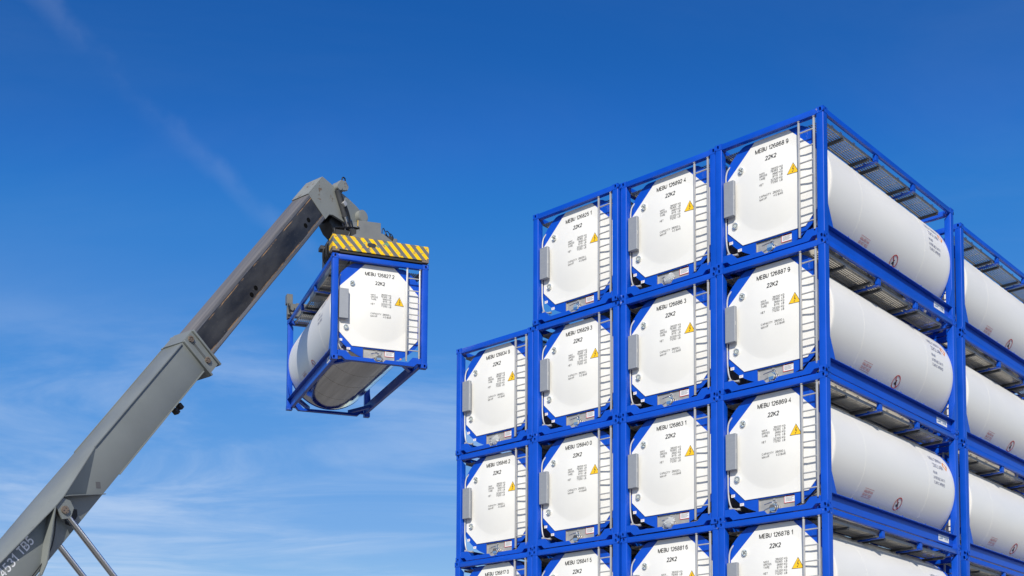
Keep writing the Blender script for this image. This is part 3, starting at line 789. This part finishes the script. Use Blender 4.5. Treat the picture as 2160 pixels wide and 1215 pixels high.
        for r in range(2): text(bm, ('INSULATED TANK', 'DO NOT WELD')[r], 1.90+o_, s0+.012-.075*r, .055, f, width=.36, wt=.14)
        for q in ((1.89, s0+.095), (1.89, s0-.092)): flat_poly(bm, [(q[0]+o_, q[1]), (q[0]+.39+o_, q[1]), (q[0]+.39+o_, q[1]+.008), (q[0]+o_, q[1]+.008)], f)
        obj('notice_lettering', bm, 'redfade', tank, shift=SH)
        bm = nb(); cy, cs, rr = (3.42 if sd > 0 else 2.91), -.715, .148
        flat_poly(bm, [(cy+rr*math.cos(2*math.pi*i/36), cs+rr*math.sin(2*math.pi*i/36)) for i in range(36)], on_side(sd, .004))
        sg = obj('prohibition_sign', bm, 'jacket', tank, shift=SH)
        bm = nb(); f5 = on_side(sd, .0085)
        ring2(bm, cy, cs, rr-.021, rr, f5)
        k = .011; flat_poly(bm, [(cy-.092-k, cs+.092-k*.2), (cy-.092+k, cs+.092+k), (cy+.092+k, cs-.092+k*.2), (cy+.092-k, cs-.092-k)], f5)
        obj('sign_ring', bm, 'red', sg, shift=SH)
        bm = nb(); f6 = on_side(sd, .0065)
        flat_poly(bm, [(cy-.045, cs-.060), (cy+.055, cs-.060), (cy+.058, cs-.040), (cy+.02, cs-.022), (cy+.014, cs+.022), (cy+.025, cs+.042), (cy-.014, cs+.045), (cy-.02, cs+.0), (cy-.05, cs-.02)], f6)
        obj('sign_symbol', bm, 'black', sg, shift=SH)
        # maker's plate on the bottom rail
        xs = (lambda d: W-.100+d) if sd > 0 else (lambda d: .100-d)
        ty = (lambda t: t) if sd > 0 else (lambda t: L-t)
        bm = nb(); fp = lambda t, z: (xs(.0025), ty(t), z)
        flat_poly(bm, [(5.12, .10), (5.66, .10), (5.66, .235), (5.12, .235)], fp)
        pl = obj('name_plate', bm, 'sticker', root, shift=SH)
        for wd_, tx_, tw_ in (('JJAP', 5.26, .20), ('TANK', 5.51, .22)):
            bm = nb(); text(bm, wd_, tx_, .135, .068, lambda t, z, e=0: (xs(.005+e), ty(t), z), width=tw_, align='c')
            obj('lettering', bm, 'logo', pl, shift=SH)
    return root
def serial(root, num):
    """owner's number on the end panel and on both flanks"""
    tank = [c for c in root.children if c.name.split('.')[0] == 'tank'][0]
    bm = nb(); text(bm, num, 1.222, 2.182, .096, on_panel(.003), width=.745, align='c', wt=.155)
    obj('serial_number', bm, 'black', root, shift=SH)
    for sd in (1, -1):
        bm = nb(); text(bm, num, 4.84+(0 if sd > 0 else -.52), .555, .100, on_side(sd), width=.66, wt=.10)
        obj('serial_number', bm, 'blueprint', tank, shift=SH)
def copy_tree(o, parent=None):
    c = o.copy(); COL.objects.link(c); c.parent = parent
    for ch in list(o.children):
        if ch.name.split('.')[0] != 'serial_number': copy_tree(ch, c)
    return c

proto = build_container()
kids0 = list(proto.children)
used = []
def place(loc, rot, label, group, num):
    r = proto if not used else copy_tree(proto)
    used.append(r)
    r.matrix_world = Matrix.Translation(loc) @ rot.to_4x4()
    r['label'] = label; r['category'] = 'tank container'
    if group: r['group'] = group
    return r
jobs = []
# the tank container hanging under the spreader
Rz = Matrix.Rotation(1.08820, 3, 'Z'); Rx = Matrix.Rotation(0.0562, 3, 'X'); Ry = Matrix.Rotation(-0.0124, 3, 'Y')
HROT = Rz @ Ry @ Rx
HQ = Vector((-12.2476, -1.8228, 12.8311))
hung = place(HQ + HROT @ Vector((W/2, L/2, 0)), HROT, 'white tank container in a blue frame hanging in the air from the grey crane boom', None, '')
jobs.append((hung, 'MEBU 126827 2'))
I3 = Matrix.Identity(3)
COLX = {4: (-W+.020, 0.0), 3: (-2*W+.012, .035), 2: (-3*W-.010, -.010), 1: (-4*W-.030, .015)}
SER = {4: ['126868 9', '126887 9', '126869 4', '126878 1'], 3: ['126892 4', '126886 3', '126863 1', '126881 6'],
       2: ['126825 1', '126829 3', '126840 0', '126841 5'], 1: [None, '126834 9', '126846 2', '126817 0']}
ROWN = ['top', 'second from top', 'third from top', 'fourth from top']
CN = {4: 'corner stack showing its long side', 3: 'stack beside the corner stack', 2: 'stack beside the lowest stack', 1: 'lowest and outermost stack'}
rj = random.Random(3)
for c in (4, 3, 2, 1):
    for r in range(6):
        if c == 1 and r == 0: continue
        x0, y0 = COLX[c]
        jx, jy, ja = rj.uniform(-.011, .011), rj.uniform(-.018, .018), rj.uniform(-.0018, .0018)
        k = r if c != 1 else r-1
        num = SER[c][r] if r < 4 else None
        lab = ('white tank container numbered %s, %s, %s' % (num, ROWN[k], CN[c])) if num else 'white tank container %s, %s' % ('second from the ground' if r == 4 else 'standing on the ground', CN[c])
        t = place(Vector((x0+W/2+jx, y0+L/2+jy, (5-r)*H+.001)), Matrix.Rotation(ja, 3, 'Z'), lab, 'tank containers stacked in the yard', num)
        if num: jobs.append((t, 'MEBU '+num))
for r in range(6):
    t = place(Vector((-W-.131+W/2+rj.uniform(-.01, .01), L+.734+L/2+rj.uniform(-.01, .01), (5-r)*H+.001)), I3,
              'white tank container %s, farther stack behind the corner stack' % (ROWN+['second from the ground', 'standing on the ground'])[r], 'tank containers stacked in the yard', None)
for t, n in jobs: serial(t, n)

m_, t_, b_ = new_mat('clear_wrap'); b_.inputs['Base Color'].default_value = (0.75, 0.77, 0.78, 1); b_.inputs['Transmission Weight'].default_value = 0.55; b_.inputs['Roughness'].default_value = 0.22; b_.inputs['IOR'].default_value = 1.15
n_ = t_.nodes.new('ShaderNodeTexNoise'); n_.inputs['Scale'].default_value = 14; bp_ = t_.nodes.new('ShaderNodeBump'); bp_.inputs['Strength'].default_value = 0.6; t_.links.new(n_.outputs[0], bp_.inputs['Height']); t_.links.new(bp_.outputs[0], b_.inputs['Normal'])
M['wrap'] = m_
rw = random.Random(11)
for t, n in jobs:
    if n.split()[1] in ('126834', '126863', '126892'):       # outlet still wrapped in film
        bm = nb(); bmesh.ops.create_icosphere(bm, subdivisions=3, radius=1.0)
        for v in bm.verts:
            k = 1+.22*math.sin(5*v.co.x+3*v.co.z+rw.random())*math.cos(4*v.co.z+2*v.co.y)
            v.co = Vector((1.20+v.co.x*.145*k, .105+v.co.y*.085, .17+v.co.z*.115*k))
        obj('film_wrap', bm, 'wrap', t, shift=SH, smooth=25)
bm = nb(); cyl(bm, (1.79, .174, .205), (1.79, .168, .205), .022, n=16); obj('marker_dot', bm, 'orange', hung, shift=SH)
# ================================================================== ground
bm = nb(); quad(bm, [(-3000, -3000, 0), (3000, -3000, 0), (3000, 3000, 0), (-3000, 3000, 0)])
g = obj('ground', bm, 'yard', None, smooth=0); g['kind'] = 'structure'

# ================================================================== reach stacker
BO = Vector((-14.2514, .5624, 19.5019))
BD = Vector((-.029794, .605396, .795366)); BR = Vector((.998790, .049181, 0)); BU = BR.cross(BD)
def boomM():                       # object frame: x across (BR), y along (BD), z up (BU), origin on the boom axis
    return Matrix((BR, BD, BU)).transposed().to_4x4()
rs = thing('reach_stacker', 'grey reach stacker whose long boom holds a tank container in the air', 'reach stacker', (-13.7, -8.0, 0))
bpy.context.view_layer.update()
RS_INV = Matrix.Translation((-13.7, -8.0, 0)).inverted()
BM = Matrix.Translation(BO) @ boomM()
def bobj(name, bm, mats, parent=rs, smooth=35):
    o = obj(name, bm, mats, parent, smooth)
    o.matrix_local = (RS_INV @ BM) if parent is rs else Matrix.Identity(4)
    return o
# telescoping section
bm = nb(); hw, hh = .306, .3665
box(bm, -hw, hw, -13.5, -2.38, -hh, hh, bev=.012, seg=2)
for s in (-1, 1):
    for z0, z1 in ((.285, .345), (-.345, -.272)):
        x = sorted((s*hw, s*(hw+.010))); box(bm, x[0], x[1], -12.5, -2.62, z0, z1, bev=.003)
inner = bobj('inner_boom', bm, 'innerboom')
bm = nb()
for y, z in ((-3.18, -.115), (-3.38, -.150), (-6.02, -.185), (-6.26, -.215)):
    cyl(bm, (hw-.02, y, z+.06), (hw+.0025, y, z+.06), .062, n=24)
bobj('painted_hole', bm, 'hole_dark', inner)  # flat black discs paint the dark inside of holes; nothing is cut
# outer section
OW, OH = .38, .396
bm = nb()
box(bm, -OW, OW, -21.0, -8.86, -OH, OH, bev=.010, seg=2)
for s in (-1, 1):                       # corner welds and side lips
    for z in (OH-.008, -OH-.014):
        x = sorted((s*(OW+.001), s*(OW+.028))); box(bm, x[0], x[1], -12.55, -8.95, z, z+.022)
outer = bobj('outer_boom', bm, 'boom')
bm = nb()
for y0, y1 in ((-8.90, -8.84), (-8.505, -8.445)):
    for q in (-1, 1):
        x = sorted((q*OW, q*.455)); box(bm, x[0], x[1], y0, y1, -.60, .418, bev=.014, seg=2)
    box(bm, -.379, .379, y0, y1, -.60, -.397)
for q in (-1, 1):
    x = sorted((q*.308, q*.400)); box(bm, x[0], x[1], -8.839, -8.506, -.55, .412)
box(bm, -.307, .307, -8.839, -8.506, -.55, -.40)
prism(bm, [(-.379, .3965), (.379, .3965), (.379, .420), (-.30, .432), (-.379, .41)], -8.90, -8.445, 'y')
collar = bobj('boom_collar', bm, 'boom', outer)
for s in (1, -1):
    for z in (.315, -.30):
        bm = nb(); cyl(bm, (s*.40, -8.67, z), (s*.425, -8.67, z), .075, n=20)
        for k in range(8):
            a = 2*math.pi*k/8; cyl(bm, (s*.425, -8.67+.056*math.cos(a), z+.056*math.sin(a)), (s*.445, -8.67+.056*math.cos(a), z+.056*math.sin(a)), .017, n=6)
        cyl(bm, (s*.425, -8.67, z), (s*.435, -8.67, z), .028, n=10)
        bobj('bolted_flange', bm, 'rusty', outer)
    bm = nb()
    for q in (0, .035): tube(bm, [(s*.412, -8.70+q, .23), (s*.412, -8.70+q, -.22)], .007, 6)
    bobj('pipe', bm, 'greysteel', outer)
# flared trunnion brackets for the lift cylinders
def plate(bm, P, d):
    t = bmesh.new(); d = Vector(d)
    A = [t.verts.new(Vector(p)) for p in P]; B = [t.verts.new(Vector(p)+d) for p in P]
    n = len(P); t.faces.new(A); t.faces.new(B[::-1])
    for i in range(n): t.faces.new((A[i], A[(i+1) % n], B[(i+1) % n], B[i]))
    bmesh.ops.recalc_face_normals(t, faces=t.faces); merge(bm, t)
bm = nb()
for s in (-1, 1):
    e = s*(OW+.002)
    plate(bm, [(e, -12.50, .398), (s*.66, -14.07, .325), (s*.665, -14.36, .3235), (e, -16.75, .398)], (0, 0, -.02))   # sloping top facet
    plate(bm, [(e, -12.54, .370), (s*.645, -14.03, .300), (e, -13.50, -.11)], (0, -.02, 0))          # slanting web
    plate(bm, [(s*.66, -14.05, .300), (s*.66, -13.96, .24), (s*.44, -13.16, -.415), (e, -13.16, -.415), (e, -14.02, .28)], (0, -.012, -.012))
    plate(bm, [(s*.665, -14.38, .300), (s*.60, -14.85, -.02), (s*.52, -15.36, -.36), (s*.46, -15.62, -.46), (e, -15.62, -.46), (e, -14.38, .300)], (0, -.02, .02))
    x = sorted((s*.585, s*.62)); prism(bm, [(-14.10, .29), (-14.36, .28), (-14.46, .02), (-14.30, -.10), (-14.08, -.02), (-14.02, .14)], x[0], x[1], 'x')
    x = sorted((s*.401, s*.45)); box(bm, x[0], x[1], -20, -15.60, -.43, -.398)
bracket = bobj('cylinder_bracket', bm, 'boom', outer)
for s in (-1, 1):
    bm = nb(); x = sorted((s*.45, s*.66)); cyl(bm, (x[0], -14.27, .105), (x[1], -14.27, .105), .085, n=20)
    xo = s*.66
    for k in range(4):
        a = math.pi/4+k*math.pi/2; cyl(bm, (xo, -14.27+.05*math.cos(a), .105+.05*math.sin(a)), (xo+s*.014, -14.27+.05*math.cos(a), .105+.05*math.sin(a)), .013, n=6)
    bobj('pin', bm, 'rusty', bracket)
bm = nb()
for s in (1,):
    prism(bm, [(-14.12, .06), (-13.92, -.17), (-14.02, -.27), (-14.3, -.30), (-14.36, -.18)], OW+.001, OW+.004, 'x')
bobj('painted_hole', bm, 'dark', outer)  # thin dark sheet on the side paints the hole's shaded inside
bm = nb(); text(bm, 'MMV 4531 TB5', 0, 0, .20, lambda a, b, e=0: (OW+.004+e, -16.88+a, .075+b), width=1.72)
bobj('lettering', bm, 'sticker', outer)
bm = nb(); fd = lambda a, b: (OW+.003, a, b)
flat_poly(bm, [(-13.22, -.20), (-13.12, -.10), (-13.04, -.18), (-13.14, -.28)], fd); bobj('decal', bm, 'greyprint', outer)
bm = nb(); tube(bm, [(.45, -14.43, .10), (.45, -14.55, .02), (.45, -14.75, -.12), (.43, -15.1, -.30), (.41, -16.0, -.33), (.41, -18, -.33)], .013, 8, smooth=2)
bobj('hose', bm, 'hose', outer)
bm = nb()
for y in (-10.20, -10.03):
    box(bm, .16, .32, y-.05, y+.05, -.60, -.47, bev=.01); box(bm, .22, .26, y-.02, y+.02, -.475, -.397)
wl = bobj('work_light', bm, 'dark', outer)
bm = nb()
for y in (-10.20, -10.03): box(bm, .17, .31, y-.04, y+.04, -.606, -.601)
bobj('lens', bm, 'lamp', wl)
# boom head with its gooseneck
HD = [(-2.66, .378), (-1.86, .378), (-1.83, .33), (-1.74, .10), (-1.66, -.10), (-1.50, -.50), (-1.40, -.80), (-1.36, -1.05), (-1.42, -1.20), (-1.60, -1.27), (-1.80, -1.22), (-1.96, -1.05), (-2.13, -.82), (-2.34, -.46), (-2.44, -.378), (-2.66, -.378)]
bm = nb()
for x0, x1 in ((-.318, -.25), (.25, .318)): prism(bm, HD, x0, x1, 'x', bev=.006)
prism(bm, [(-2.655, .370), (-1.87, .370), (-1.75, .10), (-1.67, -.10), (-1.51, -.50), (-1.41, -.80), (-1.48, -.82), (-1.60, -.52), (-1.80, -.15), (-2.25, -.16), (-2.655, -.20)], -.249, .249, 'x')
prism(bm, [(-2.66, .379), (-1.88, .379), (-1.86, .392), (-2.66, .392)], -.318, .318, 'x')
head = bobj('boom_head', bm, 'boomworn')
bm = nb(); prism(bm, [(-2.40, -.55), (-2.15, -.50), (-1.75, -.75), (-1.62, -1.25), (-1.85, -1.42), (-2.18, -1.32), (-2.40, -1.08), (-2.46, -.80)], -.30, .14, 'x', bev=.02)
bobj('tilt_yoke', bm, 'darkgrey', head)
bm = nb()                               # doubler plates over the pivot
prism(bm, [(-1.96, -.40), (-1.60, -.46), (-1.43, -.80), (-1.40, -1.06), (-1.50, -1.20), (-1.74, -1.16), (-2.05, -.84)], .319, .335, 'x')
bobj('cheek_plate', bm, 'boom', head)
bm = nb(); cyl(bm, (.335, -1.60, -1.02), (.40, -1.60, -1.02), .10, n=24); cyl(bm, (.336, -1.56, -1.06), (.47, -1.56, -1.06), .172, n=32)
cyl(bm, (.47, -1.56, -1.06), (.478, -1.56, -1.06), .145, n=32)
bobj('pivot_hub', bm, 'boomworn', head)
bm = nb()                               # damper lug standing off the nose
cyl(bm, (.26, -1.66, -.08), (.45, -1.66, -.08), .085, n=20)
prism(bm, [(-1.70, .0), (-1.46, .0), (-1.32, -.12), (-1.35, -.28), (-1.46, -.32), (-1.68, -.16)], .30, .42, 'x', bev=.008)
box(bm, .10, .29, -1.66, -1.44, -.28, -.02)
lug = bobj('damper_lug', bm, 'boomworn', head)
bm = nb(); tube(bm, [(.38, -1.40, -.04), (.40, -1.32, .01), (.40, -1.27, -.06), (.38, -1.30, -.12)], .018, 6, smooth=1)
bobj('hose', bm, 'hose', head)
# damping cylinder down to the spreader
da, db_ = Vector((.39, -1.76, -.10)), Vector((.36, -2.17, -.96))
bm = nb(); dm = da.lerp(db_, .72)
cyl(bm, da, dm, .072, n=20); cyl(bm, dm.lerp(da, .06), dm, .082, n=20)
dc = bobj('damping_cylinder', bm, 'darkgrey')
bm = nb(); cyl(bm, dm, db_, .040, n=16); bobj('piston_rod', bm, 'chrome', dc)
bm = nb(); c0 = da.lerp(db_, .42); box(bm, c0.x+.06, c0.x+.13, c0.y-.03, c0.y+.09, c0.z-.05, c0.z+.07, bev=.006)
bobj('valve_block', bm, 'alu', dc)
bm = nb()
for q in range(4): tube(bm, [(c0.x+.10, c0.y+.03*q-.04, c0.z-.04), (c0.x+.10, c0.y-.09+.02*q, c0.z-.25), (c0.x+.04, c0.y-.20+.03*q, c0.z-.48)], .010, 6, smooth=2)
for q in range(2): tube(bm, [(c0.x+.09, c0.y+.06+.02*q, c0.z+.06), (c0.x+.06, c0.y+.14+.03*q, c0.z+.22), (c0.x+.02, c0.y+.19, c0.z+.40)], .013, 6, smooth=2)
bobj('hose', bm, 'hose', dc)
# lift cylinders
def world_obj(name, bm, mats, parent, smooth=35):
    o = obj(name, bm, mats, parent, smooth)
    o.matrix_local = RS_INV if parent is rs else Matrix.Identity(4)
    return o
for s in (1, -1):
    p0 = BO + BD*(-14.25) + BU*.095 + BR*(s*.52)
    foot = Vector((p0.x, p0.y+6.15, p0.z-6.28)); md = p0.lerp(foot, .52)
    bm = nb(); cyl(bm, md, foot, .155, n=24); cyl(bm, md, md.lerp(foot, .03), .185, n=24)
    lc = world_obj('lift_cylinder', bm, 'greysteel', rs)
    bm = nb(); cyl(bm, p0.lerp(foot, .012), md, .068, n=24); bobj_ = world_obj('piston_rod', bm, 'chrome', lc)
    bm = nb(); cyl(bm, p0-BR*.09, p0+BR*.09, .115, n=20); world_obj('rod_eye', bm, 'rusty', lc)
# chassis below the picture: frame, cab, counterweight, wheels
bm = nb(); cx = -13.7
box(bm, cx-.95, cx+.95, -13.6, -1.2, .95, 1.75, bev=.04); box(bm, cx-1.5, cx+1.5, -14.9, -12.4, .85, 2.35, bev=.08, seg=2)
for s in (-1, 1): box(bm, cx+s*.62-.09, cx+s*.62+.09, -13.2, -11.6, 1.76, 3.25, bev=.02); box(bm, cx+s*1.36-.34, cx+s*1.36+.34, -9.5, -5.0, 1.0, 1.7, bev=.03)
chs = world_obj('chassis', bm, 'boom', rs)
bm = nb(); box(bm, cx-.8, cx+.8, -9.6, -7.8, 1.78, 1.95, bev=.02); box(bm, cx-.78, cx+.78, -9.58, -7.82, 3.25, 3.36, bev=.02)
for sx in (-1, 1):
    for y in (-9.52, -7.88): box(bm, cx+sx*.74-.04, cx+sx*.74+.04, y-.04, y+.04, 1.95, 3.25)
cb = world_obj('cab', bm, 'boom', rs)
bm = nb(); box(bm, cx-.74, cx+.74, -9.50, -7.90, 1.96, 3.24); world_obj('window', bm, 'cabglass', cb)
for (wx, wy) in ((-1.75, -3.0), (-1.12, -3.0), (1.12, -3.0), (1.75, -3.0), (-1.25, -12.0), (1.25, -12.0)):
    bm = nb(); cyl(bm, (cx+wx-.27, wy, .80), (cx+wx+.27, wy, .80), .80, n=36); wheel = world_obj('wheel', bm, 'tyre', rs)
    bm = nb(); cyl(bm, (cx+wx-.275, wy, .80), (cx+wx+.275, wy, .80), .40, n=28); world_obj('rim', bm, 'greysteel', wheel)
# spreader, drawn in the hung container's own frame
SPM = RS_INV @ (Matrix.Translation(HQ) @ HROT.to_4x4())
def sobj(name, bm, mats, parent, smooth=35):
    o = obj(name, bm, mats, parent, smooth)
    o.matrix_local = SPM if parent is rs else Matrix.Identity(4)
    return o
bm = nb()
box(bm, .72, 1.72, .36, 5.78, 2.80, 3.28, bev=.015); box(bm, .42, .70, 1.2, 4.9, 2.86, 3.16, bev=.01); box(bm, 1.74, 2.02, 1.2, 4.9, 2.86, 3.16, bev=.01)
cyl(bm, (W/2, L/2, 3.28), (W/2, L/2, 3.95), .46, n=36); cyl(bm, (W/2, L/2, 3.36), (W/2, L/2, 3.50), .72, n=40)
box(bm, W/2-.36, W/2+.36, L/2-.36, L/2+.36, 3.95, 4.45, bev=.04)
spr = sobj('spreader', bm, 'greysteel', rs)
bm = nb(); box(bm, .74, 1.30, 3.45, 4.85, 3.285, 4.40, bev=.03); box(bm, .62, .735, 4.5, 4.8, 4.25, 4.36, bev=.01)
sobj('slewing_frame', bm, 'darkgrey', spr)
bm = nb(); box(bm, -.015, 2.425, -.05, .355, 2.675, 3.03, bev=.006)
eb = sobj('end_beam', bm, 'stripes', spr)
bm = nb(); box(bm, -.015, 2.425, 5.79, 6.10, 2.70, 3.03, bev=.006)
sobj('end_beam', bm, 'greysteel', spr)
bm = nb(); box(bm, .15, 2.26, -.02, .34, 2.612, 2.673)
sobj('gap_shade', bm, 'dark', spr)  # dark filler painting the shade in the gap above the container
bm = nb(); ov = oval(24, .115, .22); prism(bm, [(.96+b, 2.872+a*.9) for a, b in ov], -.053, -.048, 'y')
sobj('painted_slot', bm, 'black', spr)  # black plate on the face paints the slot's dark inside, no opening
PLT = [(.44, 3.031), (.56, 3.10), (.655, 3.20), (.655, 3.27), (.60, 3.30), (.60, 3.445), (1.18, 3.455), (1.19, 3.20), (1.24, 3.20), (1.46, 3.06), (1.50, 3.031)]
bm = nb(); t = bmesh.new(); prism(bm, PLT, -.045, .0, 'y'); prism(bm, [(1.14, 3.04), (1.178, 3.04), (1.178, 3.45), (1.14, 3.45)], .001, .5, 'y')
sobj('end_plate', bm, 'greysteel', spr)
bm = nb(); box(bm, .598, .612, -.05, -.046, 3.30, 3.44); sobj('reflector', bm, 'yellow', spr)
for x, y in ((.085, .085), (2.35, .085), (.085, 5.97), (2.35, 5.97)):
    bm = nb(); box(bm, x-.10, x+.075, y-.14, y+.10, 2.625, 2.672, bev=.006); box(bm, x-.10, x-.02, y-.137, y+.10, 2.672, 2.735, bev=.004); box(bm, x+.02, x+.075, y-.137, y+.10, 2.672, 2.735, bev=.004)
    cyl(bm, (x, y, 2.50), (x, y, 2.63), .035, n=12)
    sobj('twistlock', bm, 'rusty', spr)
bm = nb(); rr = random.Random(5)
for k in range(18):
    x = .06+.46*rr.random(); y = -.03+.4*rr.random()
    tube(bm, [(x, y, 3.03), (x+rr.uniform(-.05, .05), y, 3.15+.1*rr.random()), (x+.16*rr.random(), y+.1, 3.24+.08*rr.random()), (x+.35*rr.random(), y+.3, 3.20), (.70, y+.45, 3.12)], .014+.008*rr.random(), 6, smooth=2)
for k in range(5):
    tube(bm, [(.06, .05+.06*k, 3.23), (.25, .04+.06*k, 3.25+.01*k), (.50, .05+.06*k, 3.30), (.72, .2, 3.34)], .012, 6, smooth=1)
sobj('hose_bundle', bm, 'hose', spr); bm = nb()
for k in range(4):                      # looms sagging from the head down to the beam
    x = .34+.07*k; tube(bm, [(x, .12, 3.16), (x-.10, .05+.05*k, 3.36+.05*k), (x+.05, .6, 3.50+.06*k), (x+.35, 1.5, 3.44), (.95+.04*k, 2.3, 3.70)], .017, 6, smooth=2)
sobj('hose_loom', bm, 'hose', spr); bm = nb()
for k in range(7):                      # bundle hanging beside the beam
    y = .37+.085*k*rr.uniform(.8, 1.2); x_ = rr.uniform(-.045, .0); tube(bm, [(.02, y, 3.02-.05*rr.random()), (x_, y, 2.96), (x_-.02*rr.random(), y+.04*rr.random(), 2.84), (x_, y+.09*rr.random(), 2.70), (.06, y+.1, 2.60)], rr.uniform(.012, .022), 6, smooth=2)
sobj('hose_bundle', bm, 'hose', spr); bm = nb()
for k in range(5):
    x = 1.24+.045*k; h_ = (.36, .20, .30, .15, .24)[k]; tube(bm, [(x, .02, 3.03), (x-.02+.03*(k % 2), .0, 3.03+h_*.7), (x+.03, .03, 3.03+h_), (x+.10+.02*(k % 3), .05, 3.03+h_*.6), (1.47+.01*k, .08, 3.10)], .012, 6, smooth=2)
sobj('hose_bundle', bm, 'hose', spr)
bm = nb(); box(bm, .06, .42, -.01, .34, 3.032, 3.17, bev=.01); box(bm, .43, .58, .0, .3, 3.032, 3.24, bev=.01); box(bm, 1.40, 1.50, -.02, .28, 3.032, 3.18, bev=.008); box(bm, -.02, .10, .36, 1.1, 2.72, 2.98, bev=.02)
sobj('valve_block', bm, 'dark', spr)
bm = nb(); box(bm, -.06, .11, 5.80, 6.06, 3.031, 3.30, bev=.006); box(bm, -.05, .03, 5.76, 5.795, 2.70, 3.03); box(bm, .2, 1.2, 5.74, 5.785, 2.66, 3.04)
sobj('guide_bracket', bm, 'greysteel', spr)
bm = nb()
for k in range(4): tube(bm, [(-.02, 5.70, 3.0-.03*k), (-.06, 5.66, 2.86), (.02+.03*k, 5.64, 2.74), (.14, 5.68, 2.78+.03*k)], .014, 6, smooth=2)
sobj('hose', bm, 'hose', spr)
